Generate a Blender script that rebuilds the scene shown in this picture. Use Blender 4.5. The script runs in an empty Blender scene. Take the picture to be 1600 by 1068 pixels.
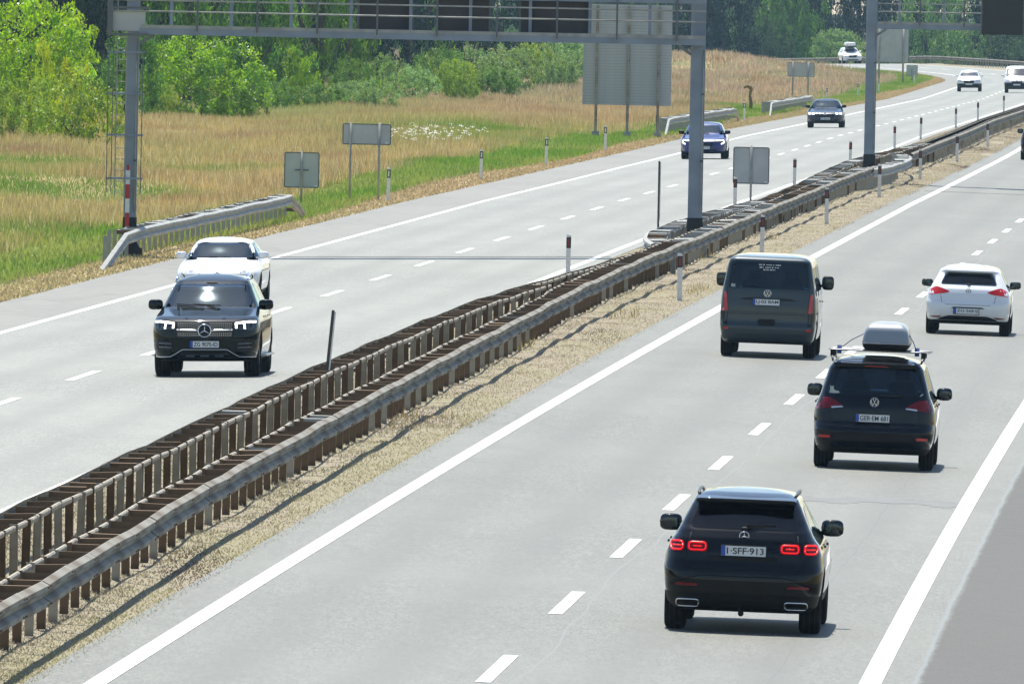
import bpy, bmesh, math, random
import numpy as np
from mathutils import Vector, Matrix
from mathutils.bvhtree import BVHTree
from bpy_extras.object_utils import world_to_camera_view
random.seed(5); RNG = np.random.default_rng(5)
PI = math.pi; rad = math.radians
scn = bpy.context.scene
COL = scn.collection

# ------------------------------------------------------------------ camera, sky, sun, exposure
FPX = 25900.0                       # focal length in pixels of a 1600 px wide frame (long telephoto)
cam = bpy.data.cameras.new('camera'); camo = bpy.data.objects.new('camera', cam); COL.objects.link(camo)
cam.sensor_width = 36.0; cam.lens = FPX / 1600 * 36.0; cam.clip_start = 1.0; cam.clip_end = 9000
PITCH = math.atan((534 + 80) / FPX)
camo.matrix_world = (Matrix.Translation((0, 0, 7.7)) @ Matrix.Rotation(PI / 2 - PITCH, 4, 'X')
                     @ Matrix.Rotation(0.02, 4, 'Z'))
scn.camera = camo
SUN_EL, SUN_AZ = 63.0, -10.0        # azimuth from +Y, negative = to the left
w = bpy.data.worlds.new('World'); scn.world = w; w.use_nodes = True
nt = w.node_tree; nt.nodes.clear()
sky = nt.nodes.new('ShaderNodeTexSky'); sky.sky_type = 'NISHITA'; sky.sun_disc = False
sky.sun_elevation = rad(SUN_EL); sky.sun_rotation = rad(SUN_AZ); sky.dust_density = .5; sky.ozone_density = 1.0; sky.air_density = 1.0
bg = nt.nodes.new('ShaderNodeBackground'); bg.inputs['Strength'].default_value = 0.105
wo = nt.nodes.new('ShaderNodeOutputWorld')
nt.links.new(sky.outputs[0], bg.inputs[0]); nt.links.new(bg.outputs[0], wo.inputs[0])
sl = bpy.data.lights.new('sun', 'SUN'); sl.energy = 5.0; sl.angle = rad(0.53); sl.color = (1, .955, .87)
so = bpy.data.objects.new('sun', sl); COL.objects.link(so)
az, el = rad(SUN_AZ), rad(SUN_EL)
sdir = Vector((math.sin(az) * math.cos(el), math.cos(az) * math.cos(el), math.sin(el)))
so.rotation_euler = sdir.to_track_quat('Z', 'Y').to_euler(); so.location = (0, 0, 60)
scn.view_settings.view_transform = 'Standard'; scn.view_settings.look = 'None'
scn.view_settings.exposure = 0.68; scn.view_settings.gamma = 1.0; scn.view_settings.use_curve_mapping = False
scn.cycles.max_bounces = 8; scn.cycles.transparent_max_bounces = 12; scn.cycles.volume_bounces = 0
scn.cycles.caustics_reflective = False; scn.cycles.caustics_refractive = False

# ------------------------------------------------------------------ road frame
def _h(Y):
    if Y <= 700:
        t = Y / 500; return (17.101 + 14.163 * t - 2.872 * t * t - 3.131 * t ** 3) / 500
    if Y <= 1350: return .0448
    return .0448 - (Y - 1350) * .00070
_Y = np.arange(-300, 2101, 10.); _X = np.zeros(len(_Y))
_i0 = int(np.where(_Y == 100)[0][0]); _X[_i0] = -9.87
for i in range(_i0 + 1, len(_Y)): _X[i] = _X[i - 1] + 10 * _h(_Y[i] - 5)
for i in range(_i0 - 1, -1, -1): _X[i] = _X[i + 1] - 10 * .040
def C(Y): return np.interp(Y, _Y, _X)
def heading(Y): return math.atan((float(C(Y + 5)) - float(C(Y - 5))) / 10)
ZPY = [-400, 520, 620, 760, 950, 1160, 1400, 1580, 1720, 9000]; ZPZ = [0, 0, -.15, -.45, -1.2, -2.0, -2.3, -2.45, -4.2, -4.2]
def zp(Y): return np.interp(Y, ZPY, ZPZ)
def zu(u):
    a = np.minimum(np.abs(u), 12.)
    return -.02 * np.maximum(0, a - 1.) - .05 * np.clip((a - 1.2) / 1.0, 0, 1)
def gz(u, Y): return float(zu(u) + zp(Y))
def P(u, Y, h=0.): return Vector((float(C(Y)) + u, Y, gz(u, Y) + h))

# ------------------------------------------------------------------ materials
MATS = {}
def mat(name, col, rough=.5, metal=0., spec=.5, coat=0., emit=None, es=0., noise=None, bump=None, trans=0.):
    if name in MATS: return MATS[name]
    m = bpy.data.materials.new(name); m.use_nodes = True; t = m.node_tree; b = t.nodes['Principled BSDF']
    b.inputs['Base Color'].default_value = (*col, 1); b.inputs['Roughness'].default_value = rough
    b.inputs['Metallic'].default_value = metal; b.inputs['Specular IOR Level'].default_value = spec
    b.inputs['Coat Weight'].default_value = coat; b.inputs['Coat Roughness'].default_value = .04; b.inputs['Coat IOR'].default_value = 1.36
    if emit: b.inputs['Emission Color'].default_value = (*emit, 1); b.inputs['Emission Strength'].default_value = es
    tc = t.nodes.new('ShaderNodeTexCoord')
    if noise:                       # (scale, colour2, contrast lo, hi, detail)
        sc, c2, lo, hi = noise[:4]
        n = t.nodes.new('ShaderNodeTexNoise'); n.inputs['Scale'].default_value = sc; n.inputs['Detail'].default_value = 5
        r = t.nodes.new('ShaderNodeMapRange'); r.inputs[1].default_value = lo; r.inputs[2].default_value = hi
        mx = t.nodes.new('ShaderNodeMix'); mx.data_type = 'RGBA'
        mx.inputs[6].default_value = (*col, 1); mx.inputs[7].default_value = (*c2, 1)
        t.links.new(tc.outputs['Object'], n.inputs['Vector']); t.links.new(n.outputs[0], r.inputs[0])
        t.links.new(r.outputs[0], mx.inputs[0]); t.links.new(mx.outputs[2], b.inputs['Base Color'])
        rr = t.nodes.new('ShaderNodeMapRange'); rr.inputs[3].default_value = rough; rr.inputs[4].default_value = min(1, rough + .2)
        t.links.new(n.outputs[0], rr.inputs[0]); t.links.new(rr.outputs[0], b.inputs['Roughness'])
    if bump:
        n2 = t.nodes.new('ShaderNodeTexNoise'); n2.inputs['Scale'].default_value = bump[0]; n2.inputs['Detail'].default_value = 3
        bp = t.nodes.new('ShaderNodeBump'); bp.inputs['Strength'].default_value = bump[1]; bp.inputs['Distance'].default_value = .02
        t.links.new(tc.outputs['Object'], n2.inputs['Vector']); t.links.new(n2.outputs[0], bp.inputs['Height'])
        t.links.new(bp.outputs[0], b.inputs['Normal'])
    MATS[name] = m; return m

def M_(k): return MATS[k]
mat('rubber', (.008, .008, .009), .8, spec=.2, noise=(6, (.018, .017, .016), .45, .7))
mat('rim_alloy', (.32, .33, .34), .3, 1.0)
mat('rim_dark', (.05, .05, .055), .35, .8)
mat('black_plastic', (.008, .008, .009), .5, spec=.25, noise=(9, (.014, .014, .013), .4, .7))
mat('cabin', (.02, .02, .023), .85)
mat('seat_fabric', (.022, .023, .027), .9)
mat('chrome', (.75, .76, .78), .12, 1.0)
mat('plate_white', (.72, .74, .74), .4)
mat('plate_blue', (.02, .08, .42), .4)
mat('plate_ink', (.015, .015, .018), .5)
mat('white_paint', (.78, .79, .8), .28, coat=1.)
mat('black_paint', (.002, .003, .005), .35, coat=1., spec=.02)
mat('navy_paint', (.002, .003, .008), .35, coat=1., spec=.02)
mat('grey_paint', (.044, .058, .066), .4, .2, coat=1., spec=.05)
mat('dark_green_paint', (.002, .006, .007), .35, coat=1., spec=.02)
mat('blue_paint', (.006, .018, .16), .3, coat=1.)
mat('slate_paint', (.010, .018, .030), .25, coat=.6)
mat('red_lens', (.50, .010, .012), .15, coat=.4)
mat('dark_red_lens', (.17, .004, .007), .15, coat=.25, spec=.3)
mat('red_glow', (.5, .005, .005), .3, emit=(1, .008, .012), es=.55)
mat('clear_lens', (.55, .57, .58), .08, .5, coat=1.)
mat('dark_lens', (.04, .045, .05), .08, coat=1.)
mat('white_glow', (.9, .9, .85), .3, emit=(1, .97, .85), es=3.0)
mat('mirror_glass', (.05, .06, .065), .08, 1.0)
mat('galvanised', (.34, .345, .32), .5, .0, noise=(3, (.24, .245, .235), .4, .65))
mat('weathered_zinc', (.215, .205, .168), .6, .0, spec=.4, noise=(1.1, (.11, .085, .058), .40, .66))
mat('rusty_steel', (.175, .112, .062), .8, noise=(2.2, (.075, .048, .028), .38, .66))
mat('aged_steel', (.38, .355, .295), .7, .0, noise=(2.5, (.22, .17, .11), .4, .7))
mat('gantry_steel', (.23, .275, .33), .45, .1, noise=(1.5, (.18, .215, .26), .4, .7))
mat('gantry_rail', (.12, .13, .14), .5, .4)
mat('bitumen_black', (.008, .009, .010), .6)
mat('sign_back', (.44, .46, .46), .55, .1, noise=(1.2, (.36, .38, .385), .4, .7))
mat('sign_edge', (.12, .13, .13), .6, .4)
mat('brown_panel', (.055, .048, .045), .6, noise=(.8, (.04, .035, .033), .4, .6))
mat('display_black', (.008, .010, .012), .35)
mat('post_white', (.72, .72, .70), .55, noise=(9, (.55, .53, .48), .5, .75))
mat('reflector_black', (.015, .015, .017), .4)
mat('reflector_red', (.20, .018, .014), .3)
mat('reflector_white', (.7, .7, .7), .2)
mat('stripe_red', (.45, .03, .025), .5, noise=(8, (.35, .04, .03), .4, .7))
mat('roofbox_grey', (.26, .29, .33), .35, coat=.3)
mat('strap_blue', (.02, .06, .24), .8)
mat('bar_alu', (.45, .46, .47), .35, .9)
mat('bark', (.11, .085, .06), .9, noise=(4, (.06, .045, .03), .4, .7))
mat('old_wood', (.24, .17, .06), .9, noise=(7, (.12, .09, .04), .4, .7))
mat('concrete', (.36, .35, .33), .85, noise=(6, (.28, .27, .25), .4, .7))

def glass_mat(name, tint, refl=(.9, .95, 1.), ior=1.45):
    m = bpy.data.materials.new(name); m.use_nodes = True; t = m.node_tree; t.nodes.clear()
    o = t.nodes.new('ShaderNodeOutputMaterial'); mx = t.nodes.new('ShaderNodeMixShader')
    tr = t.nodes.new('ShaderNodeBsdfTransparent'); tr.inputs[0].default_value = (*tint, 1)
    gl = t.nodes.new('ShaderNodeBsdfGlossy'); gl.inputs['Roughness'].default_value = .02; gl.inputs['Color'].default_value = (*refl, 1)
    n = t.nodes.new('ShaderNodeTexNoise'); n.inputs['Scale'].default_value = 2.; tc = t.nodes.new('ShaderNodeTexCoord')
    rr = t.nodes.new('ShaderNodeMapRange'); rr.inputs[3].default_value = .015; rr.inputs[4].default_value = .06
    t.links.new(tc.outputs['Object'], n.inputs['Vector']); t.links.new(n.outputs[0], rr.inputs[0]); t.links.new(rr.outputs[0], gl.inputs['Roughness'])
    f = t.nodes.new('ShaderNodeFresnel'); f.inputs[0].default_value = ior
    t.links.new(f.outputs[0], mx.inputs[0]); t.links.new(tr.outputs[0], mx.inputs[1]); t.links.new(gl.outputs[0], mx.inputs[2])
    t.links.new(mx.outputs[0], o.inputs[0]); MATS[name] = m; return m
glass_mat('glass_clear', (.78, .86, .87), (.72, .90, 1.), 1.8); glass_mat('glass_tinted', (.78, .85, .87)); glass_mat('glass_dark', (.50, .56, .58))

# ------------------------------------------------------------------ mesh helpers
class MB:
    def __init__(s): s.v = []; s.f = []; s.m = []; s.sm = []
    def add(s, vs, fs, mi=0, smooth=False):
        o = len(s.v); s.v += [tuple(v) for v in vs]; s.f += [tuple(i + o for i in f) for f in fs]
        s.m += [mi] * len(fs); s.sm += [smooth] * len(fs); return s
    def box(s, c, d, rot=None, mi=0, taper=None):
        vs = []
        for z in (-.5, .5):
            k = 1 if (taper is None or z < 0) else taper
            for x, y in ((-.5, -.5), (.5, -.5), (.5, .5), (-.5, .5)):
                p = Vector((x * d[0] * k, y * d[1] * k, z * d[2]))
                if rot is not None: p = rot @ p
                vs.append(p + Vector(c))
        return s.add(vs, [(3, 2, 1, 0), (4, 5, 6, 7), (0, 1, 5, 4), (1, 2, 6, 5), (2, 3, 7, 6), (3, 0, 4, 7)], mi)
    def bar(s, a, b, wd, ht=None, mi=0, up=(0, 0, 1)):
        a, b = Vector(a), Vector(b); d = b - a; L = d.length
        if L < 1e-6: return s
        y = d / L; x = y.cross(Vector(up))
        if x.length < 1e-4: x = Vector((1, 0, 0))
        x.normalize(); z = x.cross(y); R = Matrix((x, y, z)).transposed()
        return s.box((a + b) / 2, (wd, L, ht or wd), R, mi)
    def tube(s, pts, r, n=8, mi=0, cap=True, closed=False):
        pts = [Vector(p) for p in pts]; rs = r if isinstance(r, (list, tuple)) else [r] * len(pts)
        vs = []; N = len(pts); up = None
        for i, p in enumerate(pts):
            a = pts[(i - 1) % N] if (closed or i > 0) else p; b = pts[(i + 1) % N] if (closed or i < N - 1) else p
            d = (b - a).normalized()
            if up is None: up = Vector((0, 0, 1)) if abs(d.z) < .9 else Vector((1, 0, 0))
            x = d.cross(up).normalized(); y = x.cross(d); up = y
            for k in range(n):
                t = 2 * PI * k / n; vs.append(p + (x * math.cos(t) + y * math.sin(t)) * rs[i])
        fs = []
        for i in range(N if closed else N - 1):
            j = (i + 1) % N
            for k in range(n): fs.append((i * n + k, i * n + (k + 1) % n, j * n + (k + 1) % n, j * n + k))
        if cap and not closed: fs += [tuple(range(n))[::-1], tuple((N - 1) * n + k for k in range(n))]
        return s.add(vs, fs, mi, True)
    def lathe(s, prof, n=28, axis='X', c=(0, 0, 0), mi=0, closed=True):
        vs = []; K = len(prof)
        for i in range(n):
            t = 2 * PI * i / n
            for a, r in prof:
                p = (a, r * math.cos(t), r * math.sin(t))
                if axis == 'Z': p = (r * math.cos(t), r * math.sin(t), a)
                if axis == 'Y': p = (r * math.cos(t), a, r * math.sin(t))
                vs.append(Vector(p) + Vector(c))
        fs = []
        for i in range(n):
            j = (i + 1) % n
            for k in range(K if closed else K - 1):
                l = (k + 1) % K; fs.append((i * K + k, i * K + l, j * K + l, j * K + k))
        return s.add(vs, fs, mi, True)
    def blob(s, c, d, e=.5, nu=12, nv=8, mi=0, rot=None):      # superellipsoid, e<1 = boxier
        sg = lambda v: math.copysign(abs(v) ** e, v); vs = []
        for j in range(nv + 1):
            ph = -PI / 2 + PI * j / nv
            for i in range(nu):
                th = 2 * PI * i / nu
                p = Vector((sg(math.cos(ph)) * sg(math.cos(th)) * d[0] / 2, sg(math.cos(ph)) * sg(math.sin(th)) * d[1] / 2, sg(math.sin(ph)) * d[2] / 2))
                if rot is not None: p = rot @ p
                vs.append(p + Vector(c))
        fs = [(j * nu + i, j * nu + (i + 1) % nu, (j + 1) * nu + (i + 1) % nu, (j + 1) * nu + i) for j in range(nv) for i in range(nu)]
        return s.add(vs, fs, mi, True)
    def mesh(s, name, mats, smooth=None):
        me = bpy.data.meshes.new(name); me.from_pydata(s.v, [], s.f)
        for m in (mats if isinstance(mats, (list, tuple)) else [mats]): me.materials.append(MATS[m] if isinstance(m, str) else m)
        me.polygons.foreach_set('material_index', s.m)
        me.polygons.foreach_set('use_smooth', [bool(x) if smooth is None else smooth for x in s.sm])
        me.update(); return me
    def build(s, name, mats, parent=None, loc=None, rot=None, smooth=None):
        return link(name, s.mesh(name, mats, smooth), parent, loc, rot)
def link(name, me, parent=None, loc=None, rot=None):
    o = bpy.data.objects.new(name, me); COL.objects.link(o)
    if parent is not None: o.parent = parent
    if loc is not None: o.location = loc
    if rot is not None: o.rotation_euler = rot
    return o
def tag(o, label=None, cat=None, group=None, kind=None):
    if label: o['label'] = label
    if cat: o['category'] = cat
    if group: o['group'] = group
    if kind: o['kind'] = kind
    return o
def thing(name, label, cat, loc, rz=0, group=None):
    o = bpy.data.objects.new(name, None); COL.objects.link(o); o.location = loc; o.rotation_euler = (0, 0, rz)
    o.empty_display_size = .3; return tag(o, label, cat, group)
def copy_tree(o, parent=None):
    c = o.copy(); COL.objects.link(c)
    if parent is not None: c.parent = parent
    for ch in list(o.children): copy_tree(ch, c)
    return c
def bm_mesh(bm, name, mats):
    me = bpy.data.meshes.new(name); bm.to_mesh(me); bm.free()
    for m in (mats if isinstance(mats, (list, tuple)) else [mats]): me.materials.append(MATS[m])
    return me
def np_mesh(name, V, tris_per, mats, cols=None):
    """V: (N, k, 3) polygons of k vertices each"""
    n, k = V.shape[:2]; me = bpy.data.meshes.new(name)
    me.vertices.add(n * k); me.vertices.foreach_set('co', V.reshape(-1).astype(np.float32))
    me.loops.add(n * k); me.loops.foreach_set('vertex_index', np.arange(n * k, dtype=np.int32))
    me.polygons.add(n); me.polygons.foreach_set('loop_start', np.arange(0, n * k, k, dtype=np.int32))
    me.polygons.foreach_set('loop_total', np.full(n, k, dtype=np.int32))
    if cols is not None:
        a = me.color_attributes.new('tint', 'FLOAT_COLOR', 'POINT')
        c4 = np.ones((n * k, 4), np.float32); c4[:, :3] = np.repeat(cols, k, axis=0); a.data.foreach_set('color', c4.reshape(-1))
    for m in (mats if isinstance(mats, (list, tuple)) else [mats]): me.materials.append(MATS[m] if isinstance(m, str) else m)
    me.update(calc_edges=True); me.validate(); return me

# ------------------------------------------------------------------ ground, roads
def node_mat(name):
    m = bpy.data.materials.new(name); m.use_nodes = True; MATS[name] = m; t = m.node_tree
    return m, t, t.nodes['Principled BSDF']
def N(t, typ, **kw):
    n = t.nodes.new(typ)
    for k, v in kw.items():
        if k.startswith('i'): n.inputs[int(k[1:])].default_value = v
        else: setattr(n, k, v)
    return n
def mixc(t, fac, a, b):
    mx = N(t, 'ShaderNodeMix', data_type='RGBA')
    for s, v in ((0, fac), (6, a), (7, b)):
        if hasattr(v, 'is_linked') or hasattr(v, 'links'): t.links.new(v, mx.inputs[s])
        else: mx.inputs[s].default_value = v if not isinstance(v, tuple) else (*v, 1)
    return mx.outputs[2]
def ramp01(t, src, lo, hi):
    r = N(t, 'ShaderNodeMapRange', i1=lo, i2=hi); t.links.new(src, r.inputs[0]); return r.outputs[0]
def mul(t, a, b, op='MULTIPLY'):
    n = N(t, 'ShaderNodeMath', operation=op)
    for s, v in ((0, a), (1, b)):
        if hasattr(v, 'links'): t.links.new(v, n.inputs[s])
        else: n.inputs[s].default_value = v
    return n.outputs[0]
def noise(t, vec, scale, detail=4, rough=.55):
    n = N(t, 'ShaderNodeTexNoise'); n.inputs['Scale'].default_value = scale; n.inputs['Detail'].default_value = detail
    n.inputs['Roughness'].default_value = rough; t.links.new(vec, n.inputs['Vector']); return n.outputs[0]

def asphalt(name, base, shoulder_lo=None, shoulder_hi=None, shoulder_col=None, seam=None, tracks=()):
    m, t, b = node_mat(name); geo = N(t, 'ShaderNodeNewGeometry').outputs['Position']
    ua = N(t, 'ShaderNodeAttribute', attribute_name='u').outputs['Fac']
    gm = N(t, 'ShaderNodeMapping'); gm.inputs['Scale'].default_value = (1, .13, 1); t.links.new(geo, gm.inputs[0])
    fine = noise(t, gm.outputs[0], 26, 3, .75); mid = noise(t, geo, 3.0, 4); 
    mp = N(t, 'ShaderNodeMapping'); mp.inputs['Scale'].default_value = (1.2, .035, 1); t.links.new(geo, mp.inputs[0])
    streak = noise(t, mp.outputs[0], 1.4, 4)
    mp2 = N(t, 'ShaderNodeMapping'); mp2.inputs['Scale'].default_value = (.12, .06, 1); t.links.new(geo, mp2.inputs[0])
    big = noise(t, mp2.outputs[0], 1.0, 2)
    c = mixc(t, ramp01(t, fine, .3, .72), tuple(x * .42 for x in base), tuple(x * 1.62 for x in base))
    gr2 = noise(t, gm.outputs[0], 9, 2, .6)
    c = mixc(t, mul(t, ramp01(t, gr2, .52, .68), .34), c, tuple(x * .60 for x in base)); c = mixc(t, mul(t, ramp01(t, gr2, .46, .32), .30), c, tuple(x * 1.5 for x in base))
    c = mixc(t, mul(t, ramp01(t, mid, .35, .75), .25), c, tuple(x * .8 for x in base))
    c = mixc(t, mul(t, ramp01(t, streak, .45, .75), .45), c, tuple(x * .78 for x in base))
    c = mixc(t, mul(t, ramp01(t, big, .38, .62), .5), c, tuple(x * 1.22 for x in base))
    for u0 in tracks:                                 # polished wheel paths and oil drip line
        d = mul(t, mul(t, ua, u0, 'SUBTRACT'), 0, 'ADD'); d = N(t, 'ShaderNodeMath', operation='ABSOLUTE'); t.links.new(mul(t, ua, u0, 'SUBTRACT'), d.inputs[0])
        c = mixc(t, mul(t, ramp01(t, d.outputs[0], .6, .1), .45), c, tuple(x * .72 for x in base))
    mp4 = N(t, 'ShaderNodeMapping'); mp4.inputs['Scale'].default_value = (.7, .12, 1); t.links.new(geo, mp4.inputs[0])
    c = mixc(t, mul(t, ramp01(t, noise(t, mp4.outputs[0], 1.6, 5, .7), .48, .72), .45), c, tuple(x * .74 for x in base))
    if shoulder_col:
        wob = mul(t, mul(t, noise(t, geo, .9, 3), .5, 'SUBTRACT'), .10)
        uu = mul(t, ua, wob, 'ADD')
        f = ramp01(t, uu, shoulder_lo, shoulder_hi)
        sc = mixc(t, ramp01(t, fine, .3, .72), tuple(x * .8 for x in shoulder_col), tuple(x * 1.25 for x in shoulder_col))
        mp3 = N(t, 'ShaderNodeMapping'); mp3.inputs['Scale'].default_value = (.5, .11, 1); t.links.new(geo, mp3.inputs[0])
        vor = N(t, 'ShaderNodeTexVoronoi'); vor.inputs['Scale'].default_value = .9; t.links.new(mp3.outputs[0], vor.inputs['Vector'])
        sp = N(t, 'ShaderNodeSeparateColor'); t.links.new(vor.outputs['Color'], sp.inputs[0])
        sc = mixc(t, mul(t, sp.outputs[0], .75), sc, tuple(x * .62 for x in shoulder_col)); sc = mixc(t, ramp01(t, mid, .35, .7), sc, tuple(x * 1.25 for x in shoulder_col))
        c = mixc(t, f, c, sc)
    if seam:
        for (u0, wd, amp, col) in seam:
            wob = mul(t, mul(t, noise(t, geo, .045, 2), .5, 'SUBTRACT'), amp); wob2 = mul(t, mul(t, noise(t, gm.outputs[0], 2.2, 2), .5, 'SUBTRACT'), .10)
            d = N(t, 'ShaderNodeMath', operation='ABSOLUTE')
            t.links.new(mul(t, mul(t, mul(t, ua, u0, 'SUBTRACT'), wob, 'ADD'), wob2, 'ADD'), d.inputs[0])
            c = mixc(t, mul(t, ramp01(t, d.outputs[0], wd, wd * .55), mul(t, ramp01(t, mid, .2, .5), .8)), c, col)
    t.links.new(c, b.inputs['Base Color'])
    t.links.new(mul(t, mul(t, fine, .18), .52, 'ADD'), b.inputs['Roughness']); b.inputs['Specular IOR Level'].default_value = .45
    bp = N(t, 'ShaderNodeBump'); bp.inputs['Strength'].default_value = .5; bp.inputs['Distance'].default_value = .008
    t.links.new(fine, bp.inputs['Height']); t.links.new(bp.outputs[0], b.inputs['Normal'])
    return m
asphalt('asphalt_right', (.136, .139, .119), 10.98, 11.06, (.036, .032, .021),
        seam=[(10.98, .034, .05, (.15, .17, .17)), (6.72, .020, .7, (.158, .17, .16)), (9.4, .010, .35, (.09, .09, .085))], tracks=(3.6, 5.3, 7.7, 9.4))
asphalt('asphalt_left', (.184, .189, .165), -10.95, -11.05, (.150, .147, .125), tracks=(-3.8, -5.5, -7.8, -9.5))

def paint_mat():
    m, t, b = node_mat('road_paint'); geo = N(t, 'ShaderNodeNewGeometry').outputs['Position']
    a = noise(t, geo, 6, 4); f = noise(t, geo, 40, 2)
    c = mixc(t, ramp01(t, a, .3, .75), (.72, .73, .70), (.56, .57, .55)); c = mixc(t, mul(t, ramp01(t, f, .5, .75), .6), c, (.33, .33, .32))
    t.links.new(c, b.inputs['Base Color']); b.inputs['Roughness'].default_value = .6
paint_mat()

def ground_mat():
    m, t, b = node_mat('ground_soil'); geo = N(t, 'ShaderNodeNewGeometry').outputs['Position']
    ua = N(t, 'ShaderNodeAttribute', attribute_name='u').outputs['Fac']
    mp = N(t, 'ShaderNodeMapping'); mp.inputs['Scale'].default_value = (1, .25, 1); t.links.new(geo, mp.inputs[0]); g = mp.outputs[0]
    n1 = noise(t, g, .35, 4); n2 = noise(t, geo, 7, 5, .7); n3 = noise(t, geo, 30, 3, .7)
    med = mixc(t, ramp01(t, n1, .42, .62), (.28, .245, .18), (.26, .24, .15))
    med = mixc(t, ramp01(t, n2, .5, .72), med, (.27, .24, .195))
    med = mixc(t, mul(t, ramp01(t, n3, .5, .7), .6), med, (.24, .195, .13))
    fld = mixc(t, ramp01(t, n1, .4, .65), (.30, .22, .10), (.16, .18, .06))
    org = mixc(t, ramp01(t, n2, .35, .7), (.38, .29, .17), (.31, .27, .15))
    grn = mixc(t, ramp01(t, n2, .35, .7), (.13, .20, .045), (.20, .22, .06))
    wob = mul(t, mul(t, n1, .5, 'SUBTRACT'), 2.2); uw = mul(t, ua, wob, 'ADD')
    c = mixc(t, ramp01(t, uw, -17.5, -18.5), grn, fld)
    c = mixc(t, ramp01(t, uw, -14.6, -15.2), org, c)
    c = mixc(t, ramp01(t, ua, -8, -9), med, c)
    c = mixc(t, ramp01(t, ua, 14, 15), c, fld)
    sy = N(t, 'ShaderNodeSeparateXYZ'); t.links.new(geo, sy.inputs[0])
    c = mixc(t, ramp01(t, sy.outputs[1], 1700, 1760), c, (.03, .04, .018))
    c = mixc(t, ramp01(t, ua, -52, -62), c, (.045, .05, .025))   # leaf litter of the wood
    t.links.new(c, b.inputs['Base Color']); b.inputs['Roughness'].default_value = .95; b.inputs['Specular IOR Level'].default_value = .15
    bp = N(t, 'ShaderNodeBump'); bp.inputs['Strength'].default_value = .8; bp.inputs['Distance'].default_value = .05
    t.links.new(n2, bp.inputs['Height']); t.links.new(bp.outputs[0], b.inputs['Normal'])
ground_mat()

def sheet(name, us, Ys, dz, material, kind='structure', hfun=None, shift=None):
    us = np.array(us, float); Ys = np.array(Ys, float); nu, nY = len(us), len(Ys)
    U, Yg = np.meshgrid(us, Ys)
    if shift is not None: U = np.where(U > -3.2, U + shift(Yg), U)
    X = C(Yg) + U; Z = zu(U) + zp(Yg) + dz
    if hfun is not None: Z = Z + hfun(U, Yg)
    V = np.stack([X, Yg, Z], -1).reshape(-1, 3)
    fs = [(j * nu + i, j * nu + i + 1, (j + 1) * nu + i + 1, (j + 1) * nu + i) for j in range(nY - 1) for i in range(nu - 1)]
    me = bpy.data.meshes.new(name); me.from_pydata(V.tolist(), [], fs)
    a = me.attributes.new('u', 'FLOAT', 'POINT'); a.data.foreach_set('value', U.reshape(-1).astype(np.float32))
    me.materials.append(MATS[material]); me.polygons.foreach_set('use_smooth', [True] * len(fs)); me.update()
    o = link(name, me); tag(o, kind=kind); return o
def hump(U, Y):   # field unevenness, never under the roads
    far = np.clip((-U - 14) / 4, 0, 1) + np.clip((U - 15) / 4, 0, 1)
    r = (.16 * np.sin(U * .33 + Y * .021) + .12 * np.sin(U * .19 - Y * .047 + 1) + .06 * np.sin(U * .9 + Y * .11)) * np.minimum(far, 1)
    med = np.clip((1.7 - np.abs(U)) / .8, 0, 1) * (.025 * np.sin(Y * .35 + U * 2) + .02 * np.sin(Y * .9 - U * 3.1))
    under = np.where(((U > 2.0) & (U < 14.2)) | ((U < -2.4) & (U > -13.1)) | ((U < -1.3) & (U > -2.5) & (Y < 380)), -.06, 0)
    crest = 1.0 * np.exp(-((Y - 1470) / 75.) ** 2) * np.clip((-U - 19) / 9, 0, 1)
    return r + med + under + crest
YL = list(range(-300, 160, 20)) + list(range(160, 700, 3)) + list(range(700, 2100, 10))
UL = [-1500, -700, -300, -150, -90, -70, -60, -52, -46, -42, -38, -34, -31, -28, -25, -22, -20, -18, -16.5, -15, -14, -13.3, -13.1, -10, -6, -2.45, -2.35, -1.9, -1.4, -.9, -.45,
      0, .45, .9, 1.4, 1.75, 1.95, 2.05, 6, 10, 14.2, 14.4, 16, 18, 22, 28, 36, 50, 80, 150, 300, 700, 1500]
gy = 1
sheet('ground', UL, YL, 0, 'ground_soil', hfun=hump)
far = MB(); 
for (x0, x1, y0, y1) in ((-1750, 2000, 2090, 3400),):
    far.add([(x0, y0, -4.5), (x1, y0, -4.5), (x1, y1, -4.5), (x0, y1, -4.5)], [(0, 1, 2, 3)])
fo = far.build('terrain', 'ground_soil'); tag(fo, kind='structure')
RY = list(range(-300, 160, 20)) + list(range(160, 2000, 4))
def edge_wob(U, Y): return 0
tag(sheet('road_right', [1.85, 2.2, 2.6, 4, 6, 8, 10, 11, 12, 14.3], RY, .012, 'asphalt_right'))
tag(sheet('road_left', [-13.2, -12, -11, -10, -8, -6, -4, -2.6, -2.3], RY, .012, 'asphalt_left', shift=lambda Y: np.interp(Y, [100, 224, 300, 370, 430], [.75, .45, .30, .06, 0.])))
def l1(Y): return np.interp(Y, [100, 224, 300, 370, 430], [.75, .45, .30, .06, 0.])
def line(name, u, wd, Ys): return sheet(name, [u - wd / 2, u + wd / 2], Ys, .018, 'road_paint')
line('edge_line', 2.55, .23, RY); line('edge_line', 10.5, .24, RY)
sheet('edge_line', [-2.82, -2.62], RY, .018, 'road_paint', shift=l1); line('edge_line', -10.85, .2, RY)
def dashes(name, u, wd, Y0, n, per, ln):
    mb = MB()
    for k in range(n):
        a = Y0 + k * per
        for j in range(3):
            y0, y1 = a + j * ln / 3, a + (j + 1) * ln / 3
            mb.add([P(u - wd / 2, y0, .018), P(u + wd / 2, y0, .018), P(u + wd / 2, y1, .018), P(u - wd / 2, y1, .018)], [(0, 1, 2, 3)])
    return tag(mb.build(name, 'road_paint'), kind='structure')
dashes('lane_marking', 6.43, .17, 177.2 - 18.6 * 9, 92, 18.6, 6.9)
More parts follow.
